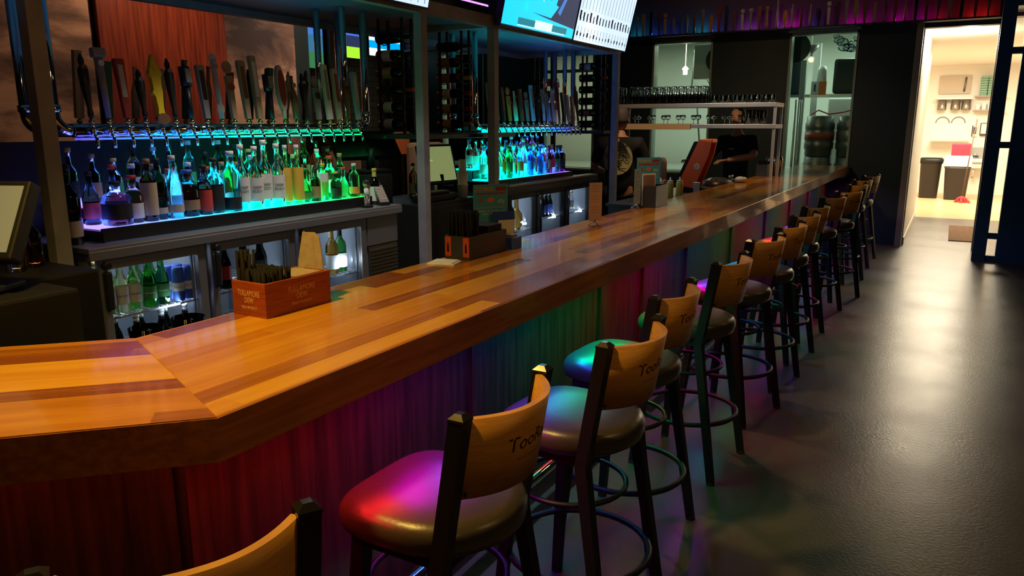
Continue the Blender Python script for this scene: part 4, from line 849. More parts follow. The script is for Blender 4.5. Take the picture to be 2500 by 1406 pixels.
B().box(-.03,.03,-.06,.06,0,.006).box(-.028,-.024,-.06,.06,.006,.16).obj('holder', clear, t); B().box(-.02,-.016,-.055,.055,.008,.17).obj('blue_menu', mat('blue_menu_card',(.02,.08,.55),.5), t, (.0,.0,0)); B().box(-.012,-.009,-.03,.05,.008,.13).obj('white_menu', paper, t)
t = thing('coaster_box', 'low blue box with small brown packet beside the dark caddy', 'box', (-1.80,3.02,1.0802)); 
B().box(-.035,.035,-.02,.05,0,.055,.003).obj('box_body', LB['blue'], t, (.05,.03,0)); B().box(-.02,.02,-.02,.02,0,.01).obj('packet', LB['tan'], t, (.05,.04,.056))
t = tag(B().box(-.06,.06,-.05,.05,0,.004).box(-.05,.05,-.04,.05,.004,.008).obj('paper_slips', paper), 'few white paper slips at the bar edge left of the dark caddy', 'paper'); t.location = (-1.80,2.58,1.0802); t.rotation_euler = (0,0,R(15))
# card stands
def cardstand(label, loc, W, H, m, rz=R(-35)):
    t = thing('card_stand', label, 'card stand', loc, rz)
    b = B()
    for k in range(3):
        a = 2*math.pi*k/3; b.tube([(0,0,.022),(math.cos(a)*.015,math.sin(a)*.015,.018),(math.cos(a)*.03,math.sin(a)*.03,.004)], .0035, 8); b.ball((math.cos(a)*.032,math.sin(a)*.032,.006),.006,seg=10)
    b.ball((0,0,.025),.009).obj('metal_foot', chrome, t); B().tube([(0,math.cos(a)*.018,.045+math.sin(a)*.018) for a in [2*math.pi*k/20 for k in range(20)]], .002, 6, True).obj('ring_clip', chrome, t)
    c_ = B().box(.003,.0042,-W/2,W/2,.03,.03+H).obj('card', m, t); k = B()
    for r in range(12):
        w_ = random.uniform(.3,.42)*W
        if r%4 != 3: k.box(.0043,.0047,-w_,w_*.8,.03+H*.92-r*H*.07-.0015,.03+H*.92-r*H*.07)
    k.obj('printed_lines', mat('print_grey',(.30,.18,.18),.6), c_); return t
cardstand('white menu card on a small chrome claw stand on the bar', (-1.735,4.0,1.0802), .085, .215, mat('pink_white_card',(.85,.66,.64),.6))
cardstand('narrow blue grey card on a chrome stand before the second caddy', (-1.85,4.98,1.0802), .055, .24, mat('pale_blue_card',(.22,.32,.40),.6))
c5 = boxcaddy('second dark menu caddy with teal sign above it', (-1.87,5.06,1.0802), 0, .26, .13, .15, dkm)
doubler('teal prize sign standing in the second dark caddy', (-1.85,5.20,1.23), R(-35), 1.23, 1.42, .20)
t = thing('drink_menu', 'pale framed drink menu standing in the second dark caddy', 'menu', (-1.81,5.10,1.089), R(-35)); B().box(-.003,.003,-.055,.055,0,.225,.001).obj('frame', paper, t); B().box(.003,.0036,-.048,.048,.01,.215).obj('print', mat('menu_mauve',(.28,.16,.16),.6), t)
# shakers
sh = thing('cocktail_shaker', 'x', 'shaker'); B().lathe([(.030,0),(.032,.004),(.044,.15),(.045,.152)],(0,0,0),24).obj('cup', chrome, sh); B().lathe([(.0445,.1525),(.042,.165),(.034,.20),(.028,.205)],(0,0,0),24).obj('lid', chrome, sh)
for k,(x,y) in enumerate([(-1.72,9.05),(-1.71,9.22),(-1.80,9.14)]):
    lb = ['chrome cocktail shaker cup, left of three at the far bar','chrome cocktail shaker cup, right of three at the far bar','chrome cocktail shaker cup, rear of three at the far bar'][k]
    if k==0: sh.location=(x,y,1.0802); sh['label']=lb; sh['group']='cocktail shakers on the far bar'
    else: dup(sh,(x,y,1.0802),None,lb,'cocktail shakers on the far bar')
boxcaddy('small black caddy beside the shakers on the far bar', (-1.87,8.78,1.0802), 0, .22, .12, .13, dkm)
bundle((-1.85,8.80,1.09), 4, 5, .018, .018, .16, 'black straw in the small caddy at the far bar', 'black straws in the far caddy')
cl = B().ball((0,0,.03),.05,1,1.3,.6).ball((.03,.04,.03),.03,1,1,.8).obj('folded_towel', LB['white']); cl.location = (-1.80,7.75,1.0802); tag(cl, 'crumpled white towel on the bar left of the shakers', 'towel')
# service station behind the far bar
tag(B().box(-2.55,-1.92,6.1,8.55,.955,.98,.004).box(-2.53,-1.94,6.12,8.53,.12,.955).box(-2.53,-1.94,6.12,8.53,0,.12).obj('service_counter', steeld), 'steel service counter behind the far part of the bar', 'counter')
sq_ = mat('mustard_plastic', (.72,.52,.08), .4)
for i,(x,y) in enumerate([(-2.17,6.42),(-2.11,6.50),(-2.05,6.58)]):
    t = thing('squeeze_bottle', ['left','middle','right'][i]+' one of three yellow squeeze bottles behind the bar', 'bottle', (x,y,.981), 0, 'yellow squeeze bottles'); B().lathe([(.030,0),(.032,.005),(.031,.16),(.026,.175)],(0,0,0),16).obj('body', sq_, t); B().lathe([(.027,.172),(.026,.185),(.008,.19),(.004,.215)],(0,0,0),14).obj('nozzle', LB['white'], t)
ko = thing('ketchup_bottle', 'tall bottle with tan top and dark red base behind the sign', 'bottle', (-2.45,7.3,.981)); B().lathe([(.038,0),(.040,.005),(.040,.14)],(0,0,0),16).obj('base', mat('dark_red_plastic',(.2,.02,.02),.4), ko); B().lathe([(.038,.14),(.038,.30),(.025,.34),(.01,.35)],(0,0,0),16).obj('body', mat('tan_plastic',(.45,.28,.16),.4), ko)
orr = mat('orange_machine', (.95,.13,.02), .4); ort = mat('orange_top', (.95,.28,.03), .4)
M_ = thing('drink_machine', 'slanted orange red drink machine with round yellow emblem behind the bar', 'machine', (-2.20,7.62,.981), R(-6))
for s_ in (-.085,.065): B().prism([(-.13,.06),(.01,.04),(.14,.38),(.16,.50),(.04,.52),(-.13,.15)], s_, s_+.02, 'y').obj('side_panel', orr, M_)
B().prism([(-.17,.0),(-.12,.0),(-.12,.14),(.05,.50),(-.02,.50),(-.17,.16)], -.065,.065,'y').obj('hopper', black, M_)
B().box(.05,.17,-.065,.065,.49,.525,.006).obj('top_cover', ort, M_); B().box(-.13,.13,-.085,.085,0,.05,.008).obj('base', black, M_)
B().cyl((0.03,-.0855,.26),(.03,-.088,.26),.030,.030,20).obj('emblem', LB['silver'], M_); B().cyl((0.03,-.088,.26),(.03,-.0895,.26),.019,.019,20).obj('emblem_centre', LB['yellow'], M_)
B().ball((-.115,-.075,.10),.012).obj('indicator_lamp', mat('red_lamp',(1,0,0),.4,emit=(1,.02,.02),es=4), M_)
t = thing('paper_cup', 'white paper cup below the orange drink machine', 'cup', (-2.13,7.38,.981)); B().lathe([(.026,0),(.034,.11),(.036,.112)],(0,0,0),20).obj('cup_body', paper, t)
t = thing('bin_lid', 'dark domed lids of the ice bins right of orange machine', 'lid', (-2.1,8.05,.981)); B().lathe([(.20,0),(.20,.05),(.17,.09),(.10,.115),(0,.12)],(0,0,0),28,sx=.8,sy=1.3).obj('dome', mat('purple_black_plastic',(.03,.022,.03),.35), t); B().tube([(-.05,-.15,.09),(0,-.16,.13),(.05,-.15,.09)],.006,8).obj('grip', black, t)
sr = B(); sr.box(-1.98,-1.93,8.35,8.50,.98,1.2); 
for k in range(2): 
    bb_ = bottle('liquor_bottle', ['small olive oil bottle with yellow label behind the far bar','small clear bottle behind the far bar'][k], 'tall', .025, .14, G['honey'] if k==0 else G['clear'], LB['yellow'] if k==0 else None, (.1,.5), LB['silver'], (-1.99,8.1+k*.12,.981), None)
sr.bm.free()
# ---------------- glassware shelf unit ----------------
gs = thing('glass_shelf_unit', 'two tier steel glass shelf behind the far end of the bar', 'shelf unit', (-2.55,8.70,0)); I = inv(gs)
for z in (1.65,1.875): B().box(-3.45,-1.64,8.50,8.90,z-.045,z,.003).xf(I).obj('shelf_board', steel, gs)
B().box(-3.45,-2.55,8.47,8.50,1.59,1.655).xf(I).obj('wooden_lip', mat('tan_lip',(.50,.33,.2),.5), gs)
for x in (-3.43,-1.66):
    for y in (8.53,8.87): B().box(x-.014,x+.014,y-.014,y+.014,0,1.83).xf(I).obj('upright', steel, gs)
pg = None; k = 0
for r in range(3):
    for i in range(11):
        x = -3.28+i*.083; y = 8.57+r*.1; lb = 'upturned pint glass, %s in the %s row of the top glass shelf'%(ordl(i,11), ['front','middle','rear'][r])
        if pg is None: pg = glassware('pint_glass', lb, (x,y,1.8755), .040, .19, 'pint', 'pint glasses on the top shelf', up=True)
        else: dup(pg, (x,y,1.8755+.19), None, lb)
for i in range(2): dup(pg, (-3.42+.0*i, 8.57+.1*i, 1.8755+.19), None, ['upturned pint glass at the left end, front','upturned pint glass at the left end, rear'][i])
sg_ = None
for i in range(9):
    x = -2.33+i*.077; lb = 'short tumbler, %s on the right half of the top glass shelf'%ordl(i,9)
    if sg_ is None: sg_ = glassware('tumbler', lb, (x,8.6,1.8755), .036, .085, 'tumbler', 'short tumblers on the top shelf')
    else: dup(sg_, (x,8.6+.06*(i%2),1.8755), None, lb)
wg = None
for i in range(16):
    x = -3.38+i*.088; lb = 'small stemmed glass, %s on the lower glass shelf'%ordl(i,16)
    if wg is None: wg = glassware('stemmed_glass', lb, (x,8.6,1.6505), .034, .10, 'wine', 'stemmed glasses on the lower shelf')
    else: dup(wg, (x,8.6+.12*(i%2),1.6505), None, lb)
cg = None
for i,(x,y) in enumerate([(-1.94,8.58),(-1.86,8.58),(-1.78,8.58),(-1.90,8.68),(-1.82,8.68)]):
    lb = 'tall narrow glass at the right end of lower glass shelf, %s of five'%['left','middle','right','rear left','rear right'][i]
    if cg is None: cg = glassware('tall_glass', lb, (x,y,1.6505), .030, .15, 'tumbler', 'tall glasses at the right end')
    else: dup(cg, (x,y,1.6505), None, lb)
# ---------------- people ----------------
skin = mat('skin', (.50,.24,.14), .5); tee = noise_rough(mat('black_tee', (.014,.014,.016), .8),6,.7,.9); jeans = mat('dark_trousers', (.012,.013,.018), .8)
def skinmesh(name, V_, E_, rad, m, parent, root=0, lvl=2):
    me = bpy.data.meshes.new(name); me.from_pydata([tuple(v) for v in V_], E_, []); o = bpy.data.objects.new(name, me); C.objects.link(o); o.parent = parent
    md = o.modifiers.new('skin','SKIN'); md.use_smooth_shade = True; sv = me.skin_vertices[0].data
    for i,r in enumerate(rad): sv[i].radius = (r,r) if not isinstance(r,tuple) else r
    sv[root].use_root = True; s = o.modifiers.new('sub','SUBSURF'); s.levels = lvl; s.render_levels = lvl; me.materials.append(m); return o
def hand(p, wrist, direction, side, sc=1):
    # palm plus five separate fingers grown from it
    w = V(wrist); d = V(direction).normalized(); up = V((0,0,1)); s = d.cross(up).normalized()*side; n = s.cross(d).normalized()
    Vv = [w, w+d*.045, w+d*.085]; E = [(0,1),(1,2)]; rad = [(.022,.017),(.036,.014),(.034,.012)]
    skinmesh('palm', Vv, E, rad, skin, p, 0, 1)
    for k,(off,ln) in enumerate([(-.030,.062),(-.010,.074),(.010,.070),(.029,.055)]):
        b0 = w+d*.08+s*off; q = [b0, b0+d*ln*.45-n*.004*side, b0+d*ln*.78-V((0,0,.014)), b0+d*ln-V((0,0,.032))]
        skinmesh('finger', q, [(0,1),(1,2),(2,3)], [.0095,.009,.0085,.007], skin, p, 0, 1)
    b0 = w+d*.03-s*.028; q = [b0, b0+d*.022-s*.022, b0+d*.05-s*.030, b0+d*.07-s*.026]; skinmesh('thumb', q, [(0,1),(1,2),(2,3)], [.012,.011,.010,.008], skin, p, 0, 1)
def person(label, loc, rz, h, arms, hair, cap=None, sit=0):
    """local: faces +y, origin between the feet"""
    t = thing('person', label, 'person', loc, rz); k = h/1.8
    def s(x,y,z): return V((x*k,y*k,z*k-sit))
    hip,ch,nk = s(0,0,.95), s(0,.0,1.30), s(0,.0,1.50)
    Vv = [hip, s(0,0,1.12), ch, s(0,-.005,1.42), nk, s(0,.01,1.57)]; E = [(0,1),(1,2),(2,3),(3,4),(4,5)]; rad = [(.08,.06),(.12,.085),(.14,.095),(.12,.08),.058,.055]
    rad = [tuple(a*k for a in r) if isinstance(r,tuple) else r*k for r in rad]
    for sx in (-1,1):
        a,b,c,d_ = len(Vv),len(Vv)+1,len(Vv)+2,len(Vv)+3
        Vv += [s(.10*sx,0,.88), s(.11*sx,.02,.50), s(.11*sx,-.02,.09), s(.12*sx,.12,.045)]; E += [(0,a),(a,b),(b,c),(c,d_)]; rad += [.070*k,.058*k,.042*k,.038*k]
    for sx,(el,wr) in zip((-1,1), arms):
        a = len(Vv); Vv += [s(.195*sx,-.005,1.42), s(*el), s(*wr)]; E += [(3,a),(a,a+1),(a+1,a+2)]; rad += [.062*k,.045*k,.030*k]
    skinmesh('body', Vv, E, rad, skin, t, 0)
    # head
    hd = B(); hd.lathe([(.030,-.115),(.052,-.10),(.066,-.06),(.074,-.01),(.078,.04),(.070,.085),(.045,.112),(0,.122)],(0,0,0),20,sx=.98,sy=1.18)
    hd.ball((0,.098,-.012),.014,.8,1.1,1.5,10); hd.ball((-.078,0,-.01),.016,.45,1,1.5,10); hd.ball((.078,0,-.01),.016,.45,1,1.5,10); hd.ball((0,.084,-.062),.018,1.3,.35,.35,10)
    hc = s(0,.02,1.675); ho = hd.obj('head', skin, t, hc)
    for sx in (-1,1): B().ball((.028*sx,.082,.012),.010,1,.6,.8,10).obj('eye', LB['white'], ho)
    hb = B().lathe([(.078,-.045),(.083,.0),(.084,.045),(.076,.090),(.050,.120),(0,.131)],(0,-.012,0),20,sx=.99,sy=1.12)
    for v in hb.bm.verts:
        if v.co.y > .045 and v.co.z < .065: v.co.y = .045
    hb.obj('hair', hair, t, hc)
    # shirt and trousers follow the body
    Vt = [s(0,0,.84), s(0,0,1.12), ch, s(0,-.005,1.42), s(0,-.0,1.485)]; Et = [(0,1),(1,2),(2,3),(3,4)]; rt = [(.172,.132),(.165,.125),(.186,.136),(.15,.105),(.066,.064)]; rt = [tuple(a*k for a in r) for r in rt]
    for sx,(el,wr) in zip((-1,1), arms):
        a = len(Vt); sh_ = s(.195*sx,-.005,1.425); e = s(*el); Vt += [sh_, sh_.lerp(e,.5), sh_.lerp(e,.85)]; Et += [(3,a),(a,a+1),(a+1,a+2)]; rt += [.082*k,.068*k,.066*k]
    skinmesh('shirt', Vt, Et, rt, tee, t, 0)
    Vp = [s(0,0,.96)]; Ep = []; rp = [(.165*k,.125*k)]
    for sx in (-1,1):
        a = len(Vp); Vp += [s(.10*sx,0,.86), s(.11*sx,.02,.50), s(.11*sx,-.02,.10)]; Ep += [(0,a),(a,a+1),(a+1,a+2)]; rp += [.105*k,.078*k,.066*k]
    skinmesh('trousers', Vp, Ep, rp, jeans, t, 0)
    for sx in (-1,1): q = s(.12*sx,.06,.04); B().box(q.x-.048,q.x+.048,q.y-.13,q.y+.13,-sit,.075-sit,.03).obj('shoe', black, t)
    for sx,(el,wr) in zip((-1,1), arms): hand(t, s(*wr), s(*wr)-s(*el), sx)
    return t,k
gh = mat('grey_hair', (.07,.055,.05), .7)
pA,k_ = person('person seen from behind in a black t-shirt with round cream back print', (-3.13,7.86,0), R(12), 1.83, [((-.30,.08,1.16),(-.22,.32,1.10)),((.30,.10,1.16),(.20,.36,1.12))], gh)
cr = mat('print_cream', (.50,.44,.20), .7); pr_ = B(); pr_.lathe([(0,.0),(.158,.0),(.158,.001)],(0,0,0),40)
# round print follows the curve of the back
for v in pr_.bm.verts: v.co = V((v.co.x, -.150*k_-v.co.z+ (v.co.x**2)*1.5, v.co.y*1.12+1.27*k_))
bk = pr_.obj('back_print', cr, pA)
text('lettering', 'TOORAD', .07, black, bk, (0,-.158*k_,1.29*k_), (R(90),0,0), .001, sx=.9); kk = B()
for i in range(9): 
    a = random.uniform(-.09,.09); zz = 1.38*k_-i*.028
    if 2 < i < 5: continue
    kk.box(a-.05,a+.04,-.157*k_,-.153*k_,zz,zz+.008)
kk.obj('print_pattern', black, bk)
pB,k2 = person('person in a black shirt reaching left behind the glass shelves', (-2.23,9.35,0), R(165), 1.84, [((-.30,.16,1.26),(-.12,.44,1.22)),((.34,.14,1.18),(.36,.42,1.20))], black)
B().box(-.05,.02,.155,.158,1.36,1.372).obj('chest_logo', LB['silver'], pB)
capm = mat('maroon_cap', (.28,.03,.02), .7)
pC,k3 = person('seated person in a maroon cap seen between the far bottles', (-4.55,4.72,0), R(-60), 1.72, [((-.28,.05,1.14),(-.16,.30,1.05)),((.28,.05,1.14),(.16,.30,1.05))], gh, sit=.14)
hc_ = V((0,.02*k3,1.675*k3-.14)); co = B().lathe([(.086,.015),(.090,.05),(.082,.10),(.050,.132),(0,.142)],(0,0,0),20,sx=.99,sy=1.14).obj('cap', capm, pC, hc_); B().prism([(-.06,.08),(.06,.08),(.05,.15),(0,.17),(-.05,.15)], .018,.026,'z').obj('cap_brim', capm, co); B().box(-.03,.03,-.103,-.098,.03,.045).obj('cap_stripe', LB['white'], co)
# seating area things seen through the gap
bt = mat('booth_beige', (.42,.30,.20), .6)
t = thing('booth_seat', 'beige high backed booth seen behind the turned away screen', 'booth', (-4.9,5.6,0)); B().box(-.30,.30,-.35,.35,0,.45,.03).obj('seat', bt, t); B().box(-.34,-.22,-.35,.35,.45,1.50,.05).obj('backrest', bt, t)
# ---------------- end wall ledge with tap handles ----------------
led = tag(B().box(-9,3.1,11.45,11.655,2.932,2.955,.003).obj('display_ledge', mat('ledge_dark',(.03,.025,.025),.4)), 'long dark ledge above the kitchen windows holding tap handles', 'ledge')
EH = [(-4.47,.28,'spoon','brown'),(-4.36,.30,'ring','lightblue'),(-4.26,.31,'slab','gold'),(-4.14,.34,'rect','black'),(-4.01,.32,'slab','brown'),(-3.92,.32,'ring','gold'),(-3.79,.24,'turned','grey'),(-3.68,.24,'slab','blue'),(-3.58,.27,'turned','grey'),(-3.47,.28,'bottleshape','brown'),(-3.35,.32,'slab','grey'),(-3.22,.23,'rect','orange'),(-3.11,.36,'slab','red'),(-3.01,.34,'rect','black'),(-2.89,.26,'slab','brown'),(-2.78,.30,'ring','white'),(-2.66,.28,'cap','cream'),(-2.54,.30,'slab','red'),(-2.44,.30,'spoon','gold'),(-2.30,.36,'bottleshape','white'),(-2.19,.23,'oval','orange'),(-2.10,.31,'turned','cream'),(-1.98,.25,'bottleshape','red'),(-1.86,.28,'bottleshape','cream'),(-1.75,.22,'turned','black'),(-1.63,.32,'ring','white'),(-1.51,.28,'slab','black'),(-1.41,.30,'slab','grey'),(-1.29,.33,'oval','tan'),(-1.18,.27,'slab','brown'),(-1.06,.25,'rect','tan'),(-.94,.26,'turned','brown'),(-.82,.3,'slab','red'),(-.70,.27,'bottleshape','tan'),(-.58,.29,'slab','black'),(-.46,.25,'rect','red'),(-.33,.28,'turned','brown'),(-.2,.26,'slab','tan'),(-.07,.3,'rect','black'),(.08,.26,'slab','red'),(.22,.28,'turned','brown'),(.36,.26,'slab','black')]
for i,(x,h,kd,c_) in enumerate(EH):
    t = thing('beer_tap_display', '%s tap handle, %s on the high ledge'%(c_, ordl(i,len(EH))), 'tap handle', (x,11.50,2.9555), 0, 'tap handles on the high ledge')
    ho = tap_handle(kd, h, c_, t, 0); ho.rotation_euler = (0,0,R(-90)); B().cyl((0,0,0),(0,0,.012),.016,.013,10).obj('foot', black, t); ho.location = (0,0,.012)
# ---------------- kitchen behind the windows ----------------
km = mat('kitchen_steel', (.5,.54,.5), .35, .7); kwht = mat('kitchen_white', (.75,.8,.74), .4)
def T_(o, l, c, g=None): return tag(o, l, c, g)
hd_ = B(); hd_.prism([(-5.3,2.35),(-5.3,3.1),(-3.4,3.1),(-3.0,2.45)], 13.9,14.6,'y'); 
t = thing('wall_cabinet', 'white square board hanging in the left kitchen window', 'cabinet', (-3.52,12.4,2.35)); B().box(-.17,.17,-.1,.1,0,.52,.01).obj('cabinet_body', kwht, t); hd_.bm.free()
t = thing('frying_pan', 'round dark pan hanging at the right of left kitchen window', 'pan', (-3.26,12.2,2.62)); B().cyl((0,0,0),(0,-.05,0),.17,.20,32).obj('pan_bowl', mat('pan_grey',(.06,.075,.07),.4,.5), t); B().box(-.012,.012,-.03,-.01,.18,.63).obj('pan_handle', black, t)
t = thing('frying_pan', 'round dark pan hanging at the left of right kitchen window', 'pan', (-2.14,12.2,2.74)); B().cyl((0,0,0),(0,-.05,0),.18,.21,32).obj('pan_bowl', MATS['pan_grey'], t); B().box(-.012,.012,-.03,-.01,.18,.63).obj('pan_handle', black, t)
T_(B().tube([(-4.0,13.4,2.9),(-3.9,13.4,2.55),(-3.7,13.35,2.38),(-3.4,13.3,2.33)], .035, 12).obj('exhaust_duct', mat('duct_grey',(.16,.2,.17),.5)), 'curved grey duct inside the left kitchen window', 'duct')
for i,(a,b_) in enumerate([((-3.98,13.3,2.85),(-4.02,13.3,2.1)),((-3.96,13.3,2.7),(-3.55,13.2,2.15)),((-3.97,13.3,2.6),(-3.75,13.2,.92))]): T_(B().cyl(a,b_,.015,.015,8).obj('gas_pipe', MATS['duct_grey']), ['straight','outer slanting','inner slanting'][i]+' thin grey pipe below the kitchen duct', 'pipe')
T_(B().box(-9,-.6,12.55,14.6,.85,.9,.004).box(-8.9,-.7,12.6,14.5,.0,.85).obj('kitchen_counter', km), 'long steel counter in the kitchen behind the windows', 'counter')
for i,(x,c_) in enumerate([(-4.05,'silver'),(-3.92,'silver'),(-3.7,'tan')]):
    T_(B().lathe([(.06,0),(.06,.20),(.055,.205)],(x,12.75,2.0),20).obj('canister', LB[c_] if c_=='tan' else km), ['left steel canister','right steel canister','tan pot'][i]+' on the kitchen shelf, left window', 'canister')
T_(B().box(-5.0,-2.9,12.6,13.0,1.96,1.999,.003).box(-4.95,-4.93,12.95,12.97,1.99,3.25).box(-3.0,-2.98,12.95,12.97,1.99,3.25).obj('kitchen_shelf', km), 'steel shelf in the left kitchen window', 'shelf')
T_(B().box(-2.6,-.7,12.8,13.2,2.06,2.10,.003).box(-2.5,-2.48,13.1,13.12,2.09,3.25).box(-.9,-.88,13.1,13.12,2.09,3.25).obj('kitchen_shelf', km), 'steel shelf across the right kitchen window', 'shelf')
gar = mat('bag_dark', (.04,.06,.055), .5)
for i,(x,w_,z0,z1) in enumerate([(-1.50,.18,2.101,2.62),(-2.22,.13,2.101,2.62)]):
    o = B().box(-w_,w_,-.12,.12,z0,z1,.05).obj('equipment_box', gar); o.location = (x,12.93,0); T_(o, ['large dark bag on the right of right kitchen window','dark box on the left of right kitchen window'][i], 'box')
T_(B().lathe([(.075,0),(.075,.36),(.05,.42),(.03,.43)],(-1.86,12.98,2.101),20).obj('paper_towel_roll', kwht), 'bright white cylinder on the right kitchen shelf', 'container')
t = thing('notice', 'white and red notice below the white cylinder', 'notice', (-1.87,12.80,2.09)); B().box(-.11,0,-.004,0,0,.2).obj('white_half', LB['white'], t); B().box(0,.11,-.004,0,0,.2).obj('red_half', LB['orange'], t); B().box(-.07,-.04,-.006,-.004,.05,.16).obj('print', black, t)
T_(B().box(-2.05,-1.95,13.3,13.35,.9,2.9).obj('pale_post', kwht), 'pale vertical post inside the right kitchen window', 'post')
T_(B().box(-1.78,-1.15,13.3,13.9,.9,2.05,.02).obj('white_fridge', kwht), 'white appliance low in the right kitchen window', 'appliance')
kegm = noise_col(mat('keg_steel', (.20,.22,.21), .4, .8), (.16,.18,.17), (.26,.28,.26), 6)
for i,(x,y,z) in enumerate([(-1.72,12.22,.0),(-1.29,12.25,.0),(-1.72,12.22,.59),(-1.29,12.25,.59),(-1.72,12.22,1.18),(-1.29,12.25,1.18)]):
    t = thing('beer_keg', ['bottom left','bottom right','middle left','middle right','top left','top right'][i]+' steel keg stacked behind the right kitchen window', 'keg', (x,y,z), 0, 'steel kegs behind the window')
    B().lathe([(.18,0),(.19,.02),(.19,.10),(.205,.12),(.205,.20),(.195,.22),(.205,.24),(.205,.36),(.195,.38),(.205,.40),(.205,.48),(.19,.50),(.19,.58),(.17,.59),(.16,.55),(0,.54)],(0,0,0),28).obj('drum', kegm, t)
    if i == 4: B().lathe([(.2065,.25),(.2065,.35)],(0,0,0),28).obj('red_band', mat('rust_band',(.35,.08,.04),.5), t)
T_(B().tube([(-1.85,12.2,1.79),(-1.75,12.15,1.85),(-1.6,12.15,1.79),(-1.4,12.15,1.82),(-1.25,12.2,1.87)], .010, 8).obj('red_hose', mat('red_hose',(.6,.05,.03),.4)), 'red hose lying over the kegs', 'hose')
for i,x in enumerate((-2.05,-1.98)): T_(B().cyl((x,12.0,.0),(x,12.0,2.0),.018,.018,10).obj('steel_pole', km), ['left','right'][i]+' steel pole at the left of the right kitchen window', 'pole')
T_(B().cyl((-3.95,12.7,2.58),(-3.95,12.7,3.25),.006,.006,8).lathe([(.035,.0),(.035,.07),(.055,.09),(.02,.13),(0,.14)],(-3.95,12.7,2.45),16).obj('heat_lamp', mat('lamp_glow',(1,.8,.5),.4,emit=(1,.72,.4),es=6)), 'glowing warm bulb in the left kitchen window', 'lamp')
# ---------------- hall and back room ----------------
T_(B().box(.10,.50,12.56,14.46,.0005,.012,.004).obj('door_mat', noise_col(mat('brown_mat',(.20,.10,.05),.95),(.15,.08,.04),(.26,.14,.07),40)), 'brown rectangular mat on the hall floor', 'mat')
t = thing('ceiling_light', 'round glowing ceiling light in the hall', 'light', (.0,13.3,2.97)); B().lathe([(0,-.03),(.12,-.028),(.14,0),(.14,.03)],(0,0,0),28).obj('diffuser', mat('hall_glow',(1,.95,.8),.4,emit=(1,.85,.6),es=5), t)
binm = mat('bin_grey', (.05,.05,.055), .45)
def bin_(l, x, y, w_, h, bag):
    t = thing('waste_bin', l, 'bin', (x,y,0)); b = B().lathe([(w_*.42,0),(w_*.5,h),(w_*.52,h),(w_*.52,h-.03)],(0,0,.0),24,sq=4); b.obj('bin_body', binm, t)
    if bag: B().lathe([(w_*.53,h-.10),(w_*.56,h-.02),(w_*.50,h+.02),(w_*.44,h-.02)],(0,0,0),24,sq=4).obj('bin_liner', black, t)
bin_('tall grey bin with black liner at the back of the lit room', -.36, 19.9, .44, .88, True); bin_('wide dark grey bin below the white box in the lit room', .17, 19.7, .50, .72, False)
t = thing('storage_box', 'white box with red crate on top of the wide bin', 'box', (.17,19.72,.73)); B().box(-.26,.26,-.2,.2,0,.24,.02).obj('white_box', kwht, t); B().box(-.16,.22,-.18,.18,.24,.50,.02).obj('red_crate', mat('crate_red',(.35,.03,.06),.5), t)
mop = thing('mop', 'red mop leaning against the wall in the lit room', 'mop', (.30,19.0,0)); B().cyl((0,0,.10),(.12,.40,1.75),.012,.012,8).obj('pole', mat('mop_pole',(.12,.06,.04),.5), mop); mh = B(); mq = random.Random(4)
for k in range(40):
    a = mq.uniform(0,6.28); r_ = mq.uniform(.08,.20); mh.tube([(0,0,.13),(math.cos(a)*r_*.5,math.sin(a)*r_*.5,.10),(math.cos(a)*r_,math.sin(a)*r_,.012)], .012, 5)
o = mh.obj('mop_head', mat('mop_red',(.75,.05,.05),.9), mop); o['kind'] = 'stuff'
snk = thing('hand_sink', 'white wall hung hand sink with steel splash back', 'sink', (.50,21.2,.55)); B().box(-.24,.24,-.22,.18,.22,.30,.02).box(-.16,.16,-.15,.12,.08,.22,.03).obj('basin', hw, snk); B().box(-.24,.24,.17,.19,.30,.56).obj('splash_back', mat('splash_grey',(.35,.35,.33),.4), snk); B().tube([(0,.15,.30),(0,.15,.42),(0,.04,.44),(0,.0,.38)],.014,8).box(-.08,.08,.12,.16,.34,.37).obj('tap', chrome, snk); B().cyl((0,-.05,.08),(0,-.05,-.12),.02,.02,10).cyl((0,-.05,-.12),(0,.15,-.12),.02,.02,10).obj('drain_pipe', chrome, snk)
tl_ = thing('wall_telephone', 'black and white wall telephone above the mop', 'telephone', (.44,21.37,1.36)); B().box(-.045,.045,-.03,0,0,.27,.01).obj('phone_body', LB['white'], tl_); B().box(-.03,.03,-.035,-.03,.06,.22).obj('keypad', black, tl_); B().box(-.06,-.04,-.05,-.02,.0,.26,.01).obj('handset', black, tl_)
ds = thing('soap_dispenser', 'framed white dispenser on the wall right of telephone', 'dispenser', (.63,21.37,1.38)); B().box(-.09,.09,-.06,0,0,.30,.02).obj('dispenser_body', mat('disp_dark',(.06,.06,.06),.4), ds); B().box(-.07,.07,-.064,-.06,.05,.28).obj('front_panel', LB['white'], ds)
for i,z in enumerate((1.98,2.30)): T_(B().box(.35,.95,21.1,21.4,z-.03,z,.003).obj('wall_shelf', mat('shelf_grey_brown',(.35,.28,.24),.5)), ['lower','upper'][i]+' wall shelf above the telephone', 'shelf')
eg = mat('egg_green', (.20,.38,.28), .7)
for s_ in range(2):
    for i in range(8): 
        T_(B().box(.44+s_*.155,.58+s_*.155,21.14,21.34,2.301+i*.055,2.301+i*.055+.05,.012).obj('egg_tray', eg), 'green tray, %s from bottom in the %s stack on upper shelf'%(od(i+1), ['left','right'][s_]), 'tray', 'green trays on the upper shelf')
for i,x in enumerate((.44,.56,.68)): T_(B().box(x-.04,x+.04,21.2,21.3,1.981,2.10+.04*(i%2),.005).obj('small_carton', LB['white']), ['left','middle','right'][i]+' small white carton on the lower wall shelf', 'carton')
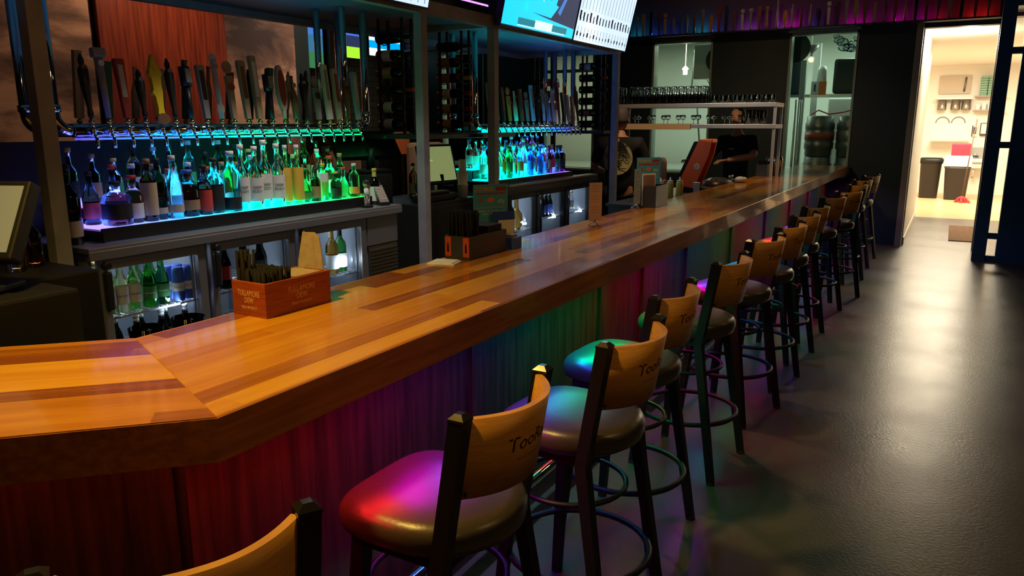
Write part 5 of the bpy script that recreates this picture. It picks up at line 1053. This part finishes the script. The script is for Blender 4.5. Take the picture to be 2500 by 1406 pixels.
mi = thing('wall_mirror', 'shallow recess with bracket on the back wall of lit room', 'mirror', (-.08,21.37,2.35)); B().box(-.32,.33,-.02,0,0,.42,.005).obj('panel', mat('recess_beige',(.50,.42,.32),.5), mi); B().cyl((.2,-.04,.05),(.22,-.04,.38),.02,.02,8).obj('bracket', steeld, mi)
T_(B().box(-.42,.30,21.1,21.38,2.22,2.26,.004).obj('wall_shelf', hw), 'white shelf with hanging pans on the back wall', 'shelf')
for i,x in enumerate((-.30,-.02,.20)): T_(B().lathe([(.09,0),(.10,-.22),(.095,-.24),(0,-.24)],(x,21.24,2.215),20).obj('hanging_pot', mat('pot_grey',(.28,.25,.2),.3,.8)), ['left','middle','right'][i]+' steel pot hanging under the white shelf', 'pot', 'pots under the white shelf')
for i,x in enumerate((-.25,.08)): 
    T_(B().tube([(x+math.cos(a)*.14,21.36,1.68+math.sin(a)*.14) for a in [math.pi*k/14 for k in range(15)]], .010, 8).obj('wire_arch', steeld), ['left','right'][i]+' dark wire arch on the back wall', 'rack')
T_(B().box(-.45,.35,20.9,21.3,1.28,1.31,.004).obj('wall_shelf', hw), 'long low white shelf behind the bins', 'shelf')

t = thing('clear_bags', 'crumpled clear plastic bags at the top of the right kitchen window', 'bags', (-1.45,12.6,2.72)); bb = B(); bq = random.Random(9)
for k in range(9): bb.ball((bq.uniform(-.2,.2),bq.uniform(-.05,.05),bq.uniform(0,.22)), bq.uniform(.04,.08), 1.2,.6,.8, 10)
bb.obj('bag_film', pane('bag_film_mat', (.8,.88,.9), .35), t); B().tube([(0,0,.2),(0,0,.53)],.004,6).obj('hook', km, t)
T_(B().lathe([(.02,0),(.02,.04),(.09,.10),(.10,.16)],(-2.0,12.7,2.66),16).cyl((-2.0,12.7,2.8),(-2.0,12.7,3.25),.006,.006,6).obj('hanging_funnel', km), 'steel funnel hanging right of the round pan', 'funnel')
T_(B().box(-2.12,-2.04,12.6,12.68,.9,2.6,.005).obj('pale_rail', kwht), 'pale narrow rail behind the pan in the right kitchen window', 'rail')
for i in range(5):
    T_(B().cyl((-3.80+i*.11,14.4,1.30),(-3.80+i*.11,14.4,1.30+.25+.05*(i%3)),.045,.045,14).obj('spice_jar', [km,kwht,LB['tan'],km,kwht][i]), 'kitchen jar, %s of five seen between the glass shelves'%ordl(i,5), 'jar', 'kitchen jars between the glass shelves')
T_(B().box(-3.95,-3.20,14.2,14.7,1.26,1.299,.003).box(-3.93,-3.90,14.3,14.6,.9,1.26).box(-3.25,-3.22,14.3,14.6,.9,1.26).obj('kitchen_shelf', km), 'low steel shelf seen between the glass shelves', 'shelf')
